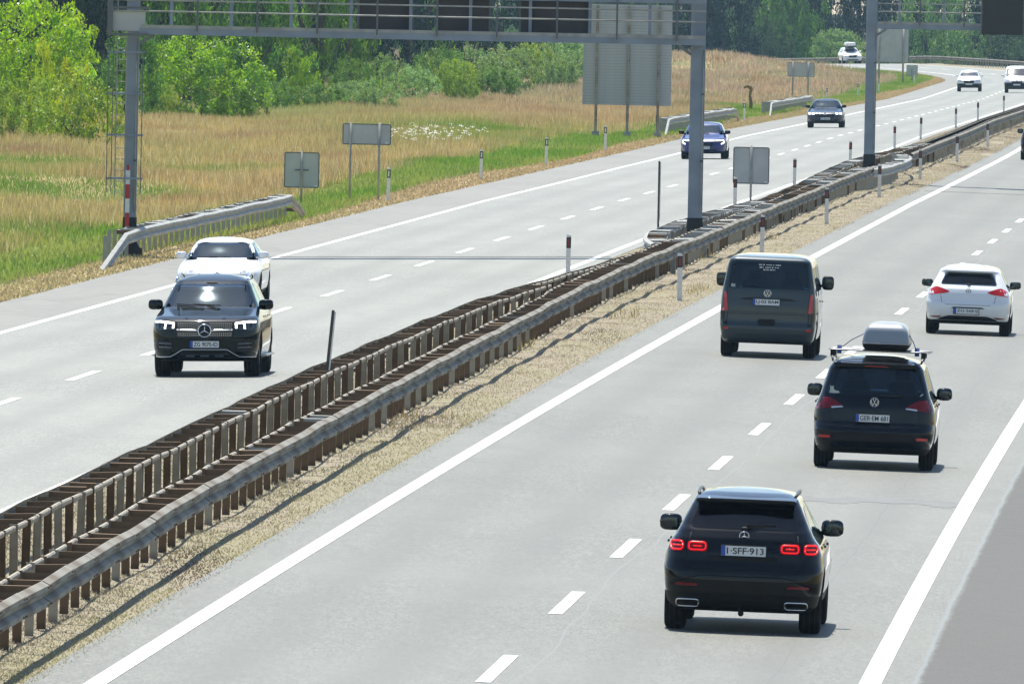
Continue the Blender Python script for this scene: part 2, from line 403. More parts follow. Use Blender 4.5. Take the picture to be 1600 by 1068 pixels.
dashes('lane_marking', -6.6, .17, 280 - 3.3 - 18.7 * 12, 80, 18.7, 6.9)
def joint(name, Y, u0, u1, amp):
    mb = MB(); n = 40
    pts = []
    for k in range(n + 1):
        u = u0 + (u1 - u0) * k / n; yy = Y + amp * (math.sin(k * 1.7) + math.sin(k * .61))
        pts.append((u, yy))
    for (a, ya), (b_, yb) in zip(pts[:-1], pts[1:]):
        mb.add([P(a, ya - .22, .022), P(b_, yb - .22, .022), P(b_, yb + .22, .022), P(a, ya + .22, .022)], [(0, 1, 2, 3)])
    return tag(mb.build(name, 'bitumen_black'), kind='structure')
joint('road_joint', 421.6 - 1, -13.0, -2.4, .12); joint('road_joint', 553.5, 2.1, 14, .12)

# ------------------------------------------------------------------ car builder
def keytab(tab, z):
    zs = [a for a, _ in tab]; return float(np.interp(z, zs, [b for _, b in tab]))
def outline(z, S, inset=0.):
    yr = keytab(S['rear'], z) + inset; yf = keytab(S['front'], z) - inset; hw = keytab(S['hw'], z) - inset
    belt = S['belt']; up = min(1, max(0, (z - belt) / .25))
    rxr = (S.get('rxr', .30) * (1 - up) + S.get('rxg', .16) * up); ryr = S.get('ryr', .32) * (1 - up) + S.get('ryg', .16) * up
    rxf = (S.get('rxf', .50) * (1 - up) + .18 * up); ryf = S.get('ryf', .55) * (1 - up) + .22 * up
    k = min(1, hw / .55); rxr *= k; rxf *= k; ryr *= k; ryf *= k
    bowr = S.get('bowr', .06) * k; bowf = S.get('bowf', .10) * k
    L = max(.2, yf - yr); ryr = min(ryr, L * .35); ryf = min(ryf, L * .45)
    pts = []; mid = (yr + yf) / 2
    tp = lambda y: 1 - S.get('taper', .035) * abs((y - S['L'] / 2) / (S['L'] / 2)) ** 3
    nr = 6
    for i in range(nr): x = (hw - rxr) * i / nr; pts.append((x, yr + bowr * (x / hw) ** 2))
    yb = bowr * ((hw - rxr) / hw) ** 2
    for i in range(7):
        a = PI / 2 * i / 6; pts.append((hw - rxr + rxr * math.sin(a), yr + yb + ryr * (1 - math.cos(a))))
    y0 = yr + yb + ryr; yb2 = bowf * ((hw - rxf) / hw) ** 2; y1 = yf - yb2 - ryf
    for i in range(1, 14): pts.append((hw, y0 + (y1 - y0) * i / 14))
    for i in range(7):
        a = PI / 2 * i / 6; pts.append((hw - rxf + rxf * math.cos(a), y1 + ryf * math.sin(a)))
    for i in range(1, nr + 1): x = (hw - rxf) * (1 - i / nr); pts.append((x, yf - bowf * (x / hw) ** 2))
    return [(x * tp(y), y) for x, y in pts]
def levels(S):
    zs = sorted({round(a, 4) for t in ('rear', 'front', 'hw') for a, _ in S[t]}); out = [zs[0]]
    for a, b in zip(zs[:-1], zs[1:]):
        n = max(1, math.ceil((b - a) / .05), math.ceil(abs(keytab(S['front'], b) - keytab(S['front'], a)) / .16),
                math.ceil(abs(keytab(S['rear'], b) - keytab(S['rear'], a)) / .16))
        out += [a + (b - a) * (k + 1) / n for k in range(n)]
    return out
def smooth_rows(rows, it=2):
    R = [np.array(r) for r in rows]
    for _ in range(it):
        N_ = [R[0]] + [(R[i - 1] + 4 * R[i] + R[i + 1]) / 6 for i in range(1, len(R) - 1)] + [R[-1]]
        R = N_
    return R
def loft(S, rows, zs, matfun=None):
    mb = MB(); n = len(rows[0]); full = []
    for r, z in zip(rows, zs):
        h = [(float(x), float(y), z) for x, y in r]
        full.append(h + [(-x, y, z_) for x, y, z_ in h[-2:0:-1]])
    m = len(full[0])
    for r in full: mb.v += r
    for j in range(len(full) - 1):
        for i in range(m):
            k = (i + 1) % m; mb.f.append((j * m + i, j * m + k, (j + 1) * m + k, (j + 1) * m + i))
            mb.m.append(matfun((zs[j] + zs[j + 1]) / 2) if matfun else 0); mb.sm.append(True)
    mb.f.append(tuple(range(m))[::-1]); mb.m.append(1); mb.sm.append(False)
    mb.f.append(tuple((len(full) - 1) * m + i for i in range(m))); mb.m.append(0); mb.sm.append(True)
    return mb
def boolean(me, cutters, name):
    o = bpy.data.objects.new('tmp', me); COL.objects.link(o); tmp = [o]
    for cm in cutters:
        c = bpy.data.objects.new('tmpc', cm); COL.objects.link(c); tmp.append(c)
        md = o.modifiers.new('b', 'BOOLEAN'); md.operation = 'DIFFERENCE'; md.object = c; md.solver = 'EXACT'
        try: md.material_mode = 'TRANSFER'
        except Exception: pass
    bpy.context.view_layer.update()
    dg = bpy.context.evaluated_depsgraph_get(); res = bpy.data.meshes.new_from_object(o.evaluated_get(dg)); res.name = name
    for t in tmp: bpy.data.objects.remove(t)
    return res
def rnd(poly, r=.03, n=3):
    out = []; m = len(poly)
    for i in range(m):
        p0, p, p1 = Vector(poly[i - 1]), Vector(poly[i]), Vector(poly[(i + 1) % m])
        a = (p0 - p); b = (p1 - p); d = min(r, a.length * .45, b.length * .45)
        A = p + a.normalized() * d; B = p + b.normalized() * d
        for k in range(n + 1):
            t = k / n; q = A * (1 - t) ** 2 + p * 2 * t * (1 - t) + B * t * t; out.append((q.x, q.y))
    return out
def rect(x0, x1, z0, z1, r=.02): return rnd([(x0, z0), (x1, z0), (x1, z1), (x0, z1)], r)
def mirror(poly): return [(-x, z) for x, z in poly][::-1]
def ring2(poly, wd):                    # outline offset inward for ring-shaped lamps
    cx = sum(p[0] for p in poly) / len(poly); cz = sum(p[1] for p in poly) / len(poly)
    hx = max(p[0] for p in poly) - cx; hz = max(p[1] for p in poly) - cz
    return [(cx + (x - cx) * (1 - wd / hx), cz + (z - cz) * (1 - wd / hz)) for x, z in poly]
class Car:
    def __init__(s, S, label, cat, u, Y, facing, name, axle=None, group=None, hollow=True, dyaw=0.):
        s.S = S; s.hollow = hollow
        zs = levels(S); rows = smooth_rows([outline(z, S) for z in zs], S.get('smooth', 1))
        clad = S.get('clad', .32); capm = lambda z: 1 if z < clad else 0
        mb = loft(S, rows, zs, capm); s.paint = S['paint']
        me = mb.mesh('body', [s.paint, 'black_plastic'])
        bm = bmesh.new(); bm.from_mesh(me); bmesh.ops.triangulate(bm, faces=[f for f in bm.faces if len(f.verts) > 4]); s.bvh = BVHTree.FromBMesh(bm); bm.free()
        h = heading(Y); ref = axle if axle is not None else S['axr']
        c, sn = math.cos(h), math.sin(h)
        base = P(u, Y)
        # crossfall of the carriageway tilts the car a little
        roll = math.atan(.02) * (1 if u > 0 else -1)
        if facing == 'away':
            rz = -h + dyaw; T = Matrix.Translation(base) @ Matrix.Rotation(rz, 4, 'Z') @ Matrix.Rotation(roll, 4, 'Y') @ Matrix.Translation((0, -ref, .012))
        else:
            rz = PI - h + dyaw; T = Matrix.Translation(base) @ Matrix.Rotation(rz, 4, 'Z') @ Matrix.Rotation(-roll, 4, 'Y') @ Matrix.Translation((0, -ref, .012))
        s.root = thing(name, label, cat, (0, 0, 0), 0, group)
        # origin of the empty at the ground under the car's middle
        M0 = T @ Matrix.Translation((0, S['L'] / 2, 0)); s.root.matrix_world = M0; s.M0 = M0; s.off = Vector((0, -S['L'] / 2, 0))
        cut = []
        R, tw = S['wheel']; wc = MB(); rr = R + .055
        for ya in (S['axr'], S['axf']):
            for sg in (-1, 1):
                x1 = keytab(S['hw'], .5) + .12; x0 = x1 - .45; n = 24
                v = [(sg * x, ya + rr * math.cos(2 * PI * k / n), R + rr * math.sin(2 * PI * k / n)) for x in (x0, x1) for k in range(n)]
                f = [(k, (k + 1) % n, n + (k + 1) % n, n + k) for k in range(n)] + [tuple(range(n))[::-1], tuple(range(n, 2 * n))]
                if sg > 0: f = [t[::-1] for t in f]
                f = [t[::-1] for t in f]
                wc.add(v, f)
        cm = wc.mesh('c', ['cabin']); bmx = bmesh.new(); bmx.from_mesh(cm); bmesh.ops.recalc_face_normals(bmx, faces=bmx.faces[:]); bmx.to_mesh(cm); bmx.free(); cut.append(cm)
        if hollow:
            S2 = dict(S); fl = S.get('floor', .55); top = zs[-1] - .05; b = S['belt']
            czs = list(np.linspace(fl, top, 12))
            def lim(z):
                yr = keytab(S['rear'], z) + .10; yf = keytab(S['front'], z) - .10
                if z < b + .02: yr = max(yr, S.get('bench_y', .7)); 
                yf = min(yf, S['cowl_y'] - .02 if z > b - .02 else S['cowl_y'] - .35)
                return yr, yf
            rws = []
            for z in czs:
                yr, yf = lim(z); hw = keytab(S['hw'], z) - .055
                if z > top - .06: hw -= .05; yr += .05; yf -= .05
                q = [(0, yr), (hw * .5, yr), (hw - .08, yr), (hw, yr + .08)] + [(hw, yr + .08 + (yf - yr - .16) * k / 5) for k in range(1, 5)] + [(hw, yf - .08), (hw - .08, yf), (hw * .5, yf), (0, yf)]
                rws.append(q)
            cv = loft(S, rws, czs).mesh('c', ['cabin', 'cabin']); cut.append(cv)
            pr = MB()
            def prism(poly, axis, a, b_):
                n = len(poly)
                if axis == 'Y': v = [(x, a, z) for x, z in poly] + [(x, b_, z) for x, z in poly]
                else: v = [(a, y, z) for y, z in poly] + [(b_, y, z) for y, z in poly]
                pr.add(v, [tuple(range(n)), tuple(range(n, 2 * n))[::-1]] + [(k, n + k, n + (k + 1) % n, (k + 1) % n) for k in range(n)])
            sh = lambda poly, d: ring2(poly, d)
            mid = (S['axr'] + S['axf']) / 2
            prism(sh(S['rear_glass'], .02), 'Y', -1, mid); prism(sh(S['windscreen'], .02), 'Y', mid + .01, S['L'] + 1)
            prs = pr.mesh('c', ['black_plastic'])
            bmx = bmesh.new(); bmx.from_mesh(prs); bmesh.ops.recalc_face_normals(bmx, faces=bmx.faces[:]); bmx.to_mesh(prs); bmx.free(); cut.append(prs)
            for poly in S['side_glass']:
                pr = MB(); prism(sh(poly, .015), 'X', -2, 2); p2 = pr.mesh('c', ['black_plastic'])
                bmx = bmesh.new(); bmx.from_mesh(p2); bmesh.ops.recalc_face_normals(bmx, faces=bmx.faces[:]); bmx.to_mesh(p2); bmx.free(); cut.append(p2)
        res = boolean(me, cut, 'body'); s.body_me = res
        try: res.set_sharp_from_angle(angle=rad(38))
        except Exception: pass
        s.body = s.put('body', res)
        s.wheels(); s.glass()
        if hollow: s.seats()
    def put(s, name, me, parent=None):
        o = link(name, me, parent or s.root)
        if parent is None or parent is s.root: o.location = s.off
        return o
    def mb(s, name, mb, mats, parent=None, smooth=None): return s.put(name, mb.mesh(name, mats, smooth), parent)
    def proj(s, side, a, z):
        if side == 'R': o, d = Vector((a, -3, z)), Vector((0, 1, 0))
        elif side == 'F': o, d = Vector((a, s.S['L'] + 3, z)), Vector((0, -1, 0))
        elif side == 'T': o, d = Vector((a, z, 5)), Vector((0, 0, -1))
        elif side == 'S+': o, d = Vector((4, a, z)), Vector((-1, 0, 0))
        else: o, d = Vector((-4, a, z)), Vector((1, 0, 0))
        h = s.bvh.ray_cast(o, d)
        if h[0] is None:
            q = o + d * 3.3; h = s.bvh.find_nearest(q); p = h[0].copy()
            return p, -d
        return h[0], -d
    def decal(s, name, side, poly, mats, off=.004, th=.02, step=.06, parent=None, dent=0.):
        bm = bmesh.new(); vs = [bm.verts.new((x, z, 0)) for x, z in poly]; bm.faces.new(vs)
        xs = [p[0] for p in poly]; zz = [p[1] for p in poly]
        for ax, lo, hi in ((0, min(xs), max(xs)), (1, min(zz), max(zz))):
            n = max(1, int((hi - lo) / step))
            for k in range(1, n):
                v = lo + (hi - lo) * k / n; co = (v, 0, 0) if ax == 0 else (0, v, 0); no = (1, 0, 0) if ax == 0 else (0, 1, 0)
                bmesh.ops.bisect_plane(bm, geom=bm.verts[:] + bm.edges[:] + bm.faces[:], plane_co=co, plane_no=no)
        bm.verts.ensure_lookup_table(); mb = MB(); bm.verts.index_update()
        top = []; bot = []
        for v in bm.verts:
            p, nrm = s.proj(side, v.co.x, v.co.y); top.append(p + nrm * off); bot.append(p - nrm * th)
        n = len(top); F = []
        for f in bm.faces: F.append(tuple(l.vert.index for l in f.loops))
        E = [tuple(v.index for v in e.verts) for e in bm.edges if len(e.link_faces) == 1]
        fs = list(F) + [tuple(i + n for i in f[::-1]) for f in F] + [(a, b, b + n, a + n) for a, b in E]
        bm.free(); me = bpy.data.meshes.new(name); me.from_pydata([tuple(v) for v in top + bot], [], fs)
        for m in (mats if isinstance(mats, (list, tuple)) else [mats]): me.materials.append(MATS[m])
        b2 = bmesh.new(); b2.from_mesh(me); bmesh.ops.recalc_face_normals(b2, faces=b2.faces[:]); b2.to_mesh(me); b2.free()
        me.polygons.foreach_set('use_smooth', [True] * len(fs)); me.set_sharp_from_angle(angle=rad(40))
        return s.put(name, me, parent)
    def sym(s, name, side, poly, mats, **kw):
        parts = [s.decal(name, side, poly, mats, **kw)]
        if side in ('R', 'F'): parts.append(s.decal(name, side, mirror(poly), mats, **kw))
        else: parts.append(s.decal(name, 'S-', poly, mats, **kw))
        return parts
    def band(s, name, side, pts, wd, mats, off=.008, th=.01, parent=None):   # raised strip following the body
        mb = MB(); pp = []
        for i in range(len(pts) - 1):
            n = max(1, int((Vector(pts[i + 1]) - Vector(pts[i])).length / .06))
            for k in range(n): pp.append(Vector(pts[i]).lerp(Vector(pts[i + 1]), k / n))
        pp.append(Vector(pts[-1])); out = []
        for q in pp:
            p, nr = s.proj(side, q.x, q.y); out.append(p + nr * off)
        mb.tube(out, wd / 2, 6); return s.mb(name, mb, mats, parent)
    def wheels(s):
        S = s.S; R, tw = S['wheel']; rt = tw / 2
        prof = [(-rt, R * .66), (-rt * 1.0, R * .86), (-rt * .86, R * .97), (-rt * .6, R), (rt * .6, R), (rt * .86, R * .97), (rt, R * .86), (rt, R * .66), (rt * .7, R * .62), (-rt * .7, R * .62)]
        tm = MB().lathe(prof, 32)
        for gx in (-.5, 0., .5):
            tm.lathe([(gx * rt - .006, R + .001), (gx * rt + .006, R + .001), (gx * rt + .006, R - .006), (gx * rt - .006, R - .006)], 32, mi=1)
        tme = tm.mesh('tyre', ['rubber', 'cabin'])
        rm = MB().lathe([(.0, R * .64), (rt * .75, R * .64), (rt * .85, R * .62), (rt * .7, R * .60), (.0, R * .60)], 28)
        rm.lathe([(rt * .4, .001), (rt * .4, .07), (rt * .6, .06), (rt * .62, .001)], 16)
        for k in range(S.get('spokes', 5) * 2):
            a = 2 * PI * (k // 2) / S.get('spokes', 5) + (.13 if k % 2 else -.13)
            rm.bar((rt * .5, 0, 0), (rt * .62, math.cos(a) * R * .62, math.sin(a) * R * .62), .035, .03, up=(1, 0, 0))
        rm.lathe([(-rt * .3, .001), (-rt * .3, R * .6), (-rt * .28, R * .6), (-rt * .25, .001)], 20, mi=1)
        rme = rm.mesh('rim', [S.get('rim', 'rim_alloy'), 'cabin'])
        tr = S.get('track', keytab(S['hw'], .5) - rt - .015)
        for ya in (S['axr'], S['axf']):
            for sg in (1, -1):
                e = bpy.data.objects.new('wheel', None); COL.objects.link(e); e.parent = s.root; e.location = s.off + Vector((sg * tr, ya, R - .004))
                if sg < 0: e.rotation_euler = (0, 0, PI)
                link('tyre', tme, e); link('rim', rme, e)
    def glass(s):
        S = s.S; far_ = not s.hollow; g = S.get('glass', 'glass_tinted'); gf = 'glass_clear'
        if far_: g = gf = 'dark_lens'
        s.rg = s.decal('rear_window', 'R', S['rear_glass'], g, off=.004, th=.006)
        s.ws = s.decal('windscreen', 'F', S['windscreen'], gf, off=.004, th=.006)
        for poly in S['side_glass']: s.sym('side_window', 'S+', poly, g if poly is not S['side_glass'][-1] else (g if far_ else 'glass_clear'), off=.004, th=.006)
    def seats(s):
        S = s.S; b = S['belt']; hd = min(b + .40, S['top'] - .20); hs = S.get('seat_x', .37); fy = S.get('seat_y', (S['axr'] + S['axf']) / 2 + .15)
        for sg in (-1, 1):
            mb = MB(); mb.blob((sg * hs, fy + .28, b - .32), (.5, .5, .2), .4); mb.blob((sg * hs, fy, hd - .40), (.48, .16, .62), .45, rot=Matrix.Rotation(.18, 3, 'X'))
            mb.blob((sg * hs, fy - .06, hd), (.26, .12, .19), .5); s.mb('front_seat', mb, 'seat_fabric')
        mb = MB(); ry = S.get('bench_y', .7) + .22
        mb.blob((0, ry, b - .08), (1.25, .18, .5), .35, rot=Matrix.Rotation(.2, 3, 'X'))
        for x in (-.42, .42): mb.blob((x, ry - .06, min(b + .14, S['top'] - .42)), (.26, .10, .14), .5)
        s.mb('rear_seat', mb, 'seat_fabric')
        mb = MB(); mb.blob((0, S['cowl_y'] - .35, b - .08), (1.3, .5, .22), .4)
        mb.tube([(-.36 + .18 * math.cos(a), S['cowl_y'] - .62 + .05 * math.sin(a), b - .02 + .18 * math.sin(a)) for a in np.linspace(0, 2 * PI, 17)[:-1]], .015, 6, closed=True)
        s.mb('dashboard', mb, 'cabin')
        mb = MB().blob((0, S['cowl_y'] - .75 - .25 * 0, keytab(S['front'], b) * 0 + S['top'] - .17), (.22, .04, .07), .5); s.mb('inner_mirror', mb, 'black_plastic')
    def mirrors(s, y, z, mtl, w_=.24, h_=.19, facing='R'):
        hw = keytab(s.S['hw'], z) * .985
        for sg in (-1, 1):
            mb = MB(); cx = sg * (hw + w_ * .62); mb.blob((cx, y, z), (w_, .16, h_), .6)
            mb.bar((sg * (hw - .03), y + .02, z - .06), (cx, y, z - .06), .06, .05)
            o = s.mb('door_mirror', mb, mtl)
            g = MB().blob((cx, y - .078, z), (w_ * .82, .02, h_ * .78), .55); s.mb('mirror_glass', g, 'mirror_glass', o)
    def plate(s, side, x, z, txt, w_=.52, h_=.115, blue=True, ink='plate_ink', tilt=0.):
        yy = []
        for dx in (-w_ / 2, 0, w_ / 2):
            for dz in (-h_ / 2, h_ / 2): yy.append(s.proj(side, x + dx, z + dz)[0].y)
        sg = -1 if side == 'R' else 1
        y = (min(yy) if side == 'R' else max(yy)) + sg * .012
        mb = MB(); mb.box((x, y, z), (w_, .012, h_)); o = s.mb('number_plate', mb, 'plate_white')
        fr = MB()
        for a, b_, c, d in ((0, h_ / 2 + .006, w_ + .024, .012), (0, -h_ / 2 - .006, w_ + .024, .012)): fr.box((x, y, z + b_), (c, .018, d))
        for sx in (-1, 1): fr.box((x + sx * (w_ / 2 + .006), y, z), (.012, .018, h_))
        s.mb('plate_frame', fr, 'black_plastic', o)
        xl = x + (-1 if side == 'R' else 1) * (w_ / 2 - .025)
        if blue: s.mb('blue_strip', MB().box((xl, y + sg * .0075, z), (.05, .004, h_ - .004)), 'plate_blue', o)
        cu = bpy.data.curves.new('lettering', 'FONT'); cu.body = txt; cu.size = 1; cu.align_x = 'CENTER'; cu.align_y = 'CENTER'; cu.extrude = .01; cu.offset = .012
        t = bpy.data.objects.new('t', cu); COL.objects.link(t); bpy.context.view_layer.update()
        me = bpy.data.meshes.new_from_object(t.evaluated_get(bpy.context.evaluated_depsgraph_get())); bpy.data.objects.remove(t)
        co = np.array([v.co[:] for v in me.vertices]); mn, mx = co.min(0), co.max(0); W = w_ - (.09 if blue else .04); H = h_ * .66
        xc = (.022 if blue else 0) * (1 if side == 'R' else -1)
        for v in me.vertices:
            a = (v.co.x - (mn[0] + mx[0]) / 2) / (mx[0] - mn[0]) * W; b_ = (v.co.y - (mn[1] + mx[1]) / 2) / (mx[1] - mn[1]) * H
            v.co = Vector((x + xc + (a if side == 'R' else -a), y + sg * .0085 + sg * (v.co.z * .1), z + b_))
        me.materials.clear(); me.materials.append(MATS[ink]); s.put('lettering', me, o); return o
    def roundel(s, side, x, z, r, kind, mtl='chrome'):
        p, nr = s.proj(side, x, z); c = p + nr * .012; sg = 1 if side == 'R' else -1; mb = MB()
        L_ = lambda a, b_: (c.x + sg * a * r, c.y, c.z + b_ * r)
        mb.tube([L_(math.cos(t), math.sin(t)) for t in np.linspace(0, 2 * PI, 25)[:-1]], r * .09, 6, closed=True)
        if kind == 'star':
            for k in range(3):
                a = PI / 2 + k * 2 * PI / 3; mb.tube([L_(0, 0), L_(math.cos(a) * .95, math.sin(a) * .95)], [r * .16, r * .04], 4)
        elif kind == 'letters':
            v = r * .13
            for a, b_ in (((-.38, .85), (0, .08)), ((0, .08), (.38, .85))): mb.bar(L_(*a), L_(*b_), v, .01, up=(0, 1, 0))
            for a, b_ in (((-.85, .45), (-.42, -.8)), ((-.42, -.8), (0, .0)), ((0, .0), (.42, -.8)), ((.42, -.8), (.85, .45))): mb.bar(L_(*a), L_(*b_), v, .01, up=(0, 1, 0))
        elif kind == 'diamond':
            mb = MB(); q = [L_(0, 1.1), L_(.7, 0), L_(0, -1.1), L_(-.7, 0)]; mb.tube(q, r * .14, 4, closed=True)
        else:
            mb.lathe([(0, .001), (0, r * .9), (.01, r * .9), (.012, .001)], 20, 'Y', c)
        return s.mb('emblem', mb, mtl)
    def handles(s, ys, z, mtl):
        for y in ys:
            for sg in (-1, 1):
                p, nr = s.proj('S+' if sg > 0 else 'S-', y, z)
                s.mb('door_handle', MB().blob(p + nr * .025, (.03, .2, .035), .6), mtl)
    def seam(s, side, pts): return s.band('panel_gap', side, pts, .008, 'cabin', off=.0)

# ------------------------------------------------------------------ the vehicles
# tables: (height, distance from rear bumper) for the rear and front profiles, (height, half width)
GLC = dict(L=4.66, top=1.645, belt=1.06, paint='black_paint', axr=.86, axf=3.73, wheel=(.365, .25), clad=.46, cowl_y=3.3, bench_y=.75, floor=.6,
    rear=[(.24, .30), (.30, .12), (.42, .03), (.60, .0), (.74, .02), (.80, .07), (.95, .09), (1.08, .13), (1.16, .20), (1.22, .27), (1.47, .55), (1.50, .56), (1.56, .66), (1.61, 1.0), (1.635, 1.5), (1.645, 1.9)],
    front=[(.24, 4.30), (.32, 4.55), (.50, 4.64), (.75, 4.64), (.88, 4.55), (.96, 4.35), (1.02, 3.9), (1.07, 3.5), (1.12, 3.28), (1.50, 2.62), (1.58, 2.40), (1.62, 2.2), (1.645, 2.0)],
    hw=[(.24, .80), (.34, .89), (.5, .925), (.75, .945), (.92, .925), (1.04, .88), (1.12, .82), (1.2, .775), (1.48, .635), (1.55, .60), (1.60, .52), (1.63, .36), (1.645, .12)],
    rear_glass=rnd([(-.64, 1.20), (.64, 1.20), (.555, 1.475), (-.555, 1.475)], .07, 4),
    windscreen=rnd([(-.68, 1.14), (.68, 1.14), (.56, 1.50), (-.56, 1.50)], .08, 4),
    side_glass=[rnd([(.62, 1.14), (1.05, 1.12), (1.05, 1.42), (.82, 1.36)], .03), rnd([(1.10, 1.11), (1.95, 1.11), (1.95, 1.50), (1.10, 1.45)], .04), rnd([(2.02, 1.11), (2.95, 1.11), (2.55, 1.45), (2.02, 1.51)], .04)])
def rear_common(c, lamps): pass
def car_glc():
    c = Car(GLC, 'black sport utility car with lit red ring tail lamps and a plate starting with 1', 'car', 8.72, 193.3, 'away', 'car')
    for poly in (rect(.69, .875, .925, 1.065, .05), rect(.42, .66, .93, 1.06, .045)):
        for o, pl in zip(c.sym('taillight', 'R', poly, 'dark_red_lens', off=.008), (poly, mirror(poly))):
            pp = ring2(pl, .022); pts = pp + [pp[0]]; side_off = .014
            c.band('lamp_glow', 'R', [tuple(q) for q in pts], .021, 'red_glow', off=side_off, parent=o)
            x = sum(q[0] for q in pl) / len(pl); c.band('lamp_glow', 'R', [(x - .05, .995), (x + .05, .995)], .02, 'red_glow', off=.012, parent=o)
    c.sym('reflector', 'R', rect(.52, .78, .535, .565, .012), 'dark_red_lens', off=.01)
    for o, pl in zip(c.sym('exhaust_tip', 'R', rect(.50, .76, .29, .375, .035), 'cabin', off=.012), (rect(.50, .76, .29, .375, .035), mirror(rect(.50, .76, .29, .375, .035)))):
        c.band('tip_rim', 'R', pl + [pl[0]], .022, 'chrome', off=.02, parent=o)
    c.plate('R', 0, .955, '1\u00b7SFF\u00b7913'); c.roundel('R', 0, 1.125, .055, 'star')
    c.decal('tailgate_recess', 'R', rect(-.40, .40, .84, .90, .02), 'black_plastic', off=.003)
    c.seam('R', [(-.62, 1.15), (-.66, .82), (-.58, .72), (.58, .72), (.66, .82), (.62, 1.15)])
    c.band('bumper_crease', 'R', [(-.86, .56), (-.5, .66), (.5, .66), (.86, .56)], .014, 'black_plastic', off=.002)
    c.decal('rear_valance', 'R', rnd([(-.84, .26), (.84, .26), (.80, .44), (.4, .46), (-.4, .46), (-.80, .44)], .04), 'black_plastic', off=.006)
    mb = MB(); mb.box((0, .62, 1.535), (1.16, .30, .035), Matrix.Rotation(.12, 3, 'X')); mb.blob((0, .50, 1.525), (1.18, .12, .05), .4); c.mb('roof_spoiler', mb, 'black_paint')
    mb = MB(); mb.tube([(.0, .25, 1.215), (.30, .30, 1.232)], .012); mb.blob((0, .24, 1.205), (.08, .06, .05), .7); mb.bar((.02, .25, 1.24), (.36, .31, 1.25), .01, .03); c.mb('rear_wiper', mb, 'black_plastic')
    for sg in (-1, 1):
        mb = MB(); mb.tube([(sg * .56, .85, 1.575), (sg * .57, 1.0, 1.60), (sg * .575, 1.6, 1.62), (sg * .575, 2.3, 1.61), (sg * .56, 2.5, 1.57)], .018); c.mb('roof_rail', mb, 'rim_dark')
    c.mirrors(3.05, 1.16, 'black_paint', .27, .20); c.handles((1.4, 2.35), 1.0, 'black_paint')
    mb = MB().tube([(0, .15, .30), (0, .05, .27), (0, -.01, .24)], .03); mb.blob((0, -.02, .235), (.07, .07, .07), 1); c.mb('tow_ball', mb, 'black_plastic')
    c.sym('headlight', 'F', rnd([(.48, .78), (.84, .80), (.85, .92), (.5, .90)], .03), 'clear_lens')
    c.decal('grille', 'F', rnd([(-.42, .55), (.42, .55), (.46, .86), (-.46, .86)], .06), 'cabin'); c.roundel('F', 0, .72, .09, 'star')
    return c
SHARAN = dict(L=4.85, top=1.73, belt=1.02, paint='navy_paint', axr=.98, axf=3.90, wheel=(.33, .225), clad=.34, cowl_y=3.75, bench_y=.6, floor=.5, glass='glass_dark', ryg=.2,
    rear=[(.24, .26), (.30, .10), (.45, .02), (.60, .0), (.66, .04), (.70, .10), (.95, .12), (1.06, .15), (1.12, .19), (1.56, .42), (1.60, .40), (1.64, .48), (1.69, .8), (1.72, 1.4), (1.73, 1.9)],
    front=[(.24, 4.55), (.34, 4.76), (.5, 4.84), (.68, 4.80), (.82, 4.62), (.92, 4.3), (1.0, 3.95), (1.06, 3.72), (1.58, 2.75), (1.66, 2.5), (1.71, 2.3), (1.73, 2.1)],
    hw=[(.24, .82), (.34, .90), (.5, .935), (.75, .95), (.92, .94), (1.04, .90), (1.12, .865), (1.55, .735), (1.62, .68), (1.67, .58), (1.71, .40), (1.73, .15)],
    rear_glass=rnd([(-.78, 1.13), (.78, 1.13), (.65, 1.555), (-.65, 1.555)], .08, 4),
    windscreen=rnd([(-.74, 1.10), (.74, 1.10), (.62, 1.56), (-.62, 1.56)], .08, 4),
    side_glass=[rnd([(.55, 1.10), (1.35, 1.08), (1.35, 1.55), (.72, 1.53)], .04), rnd([(1.42, 1.08), (2.35, 1.06), (2.35, 1.57), (1.42, 1.56)], .04), rnd([(2.42, 1.06), (3.5, 1.06), (2.8, 1.52), (2.42, 1.57)], .04)])
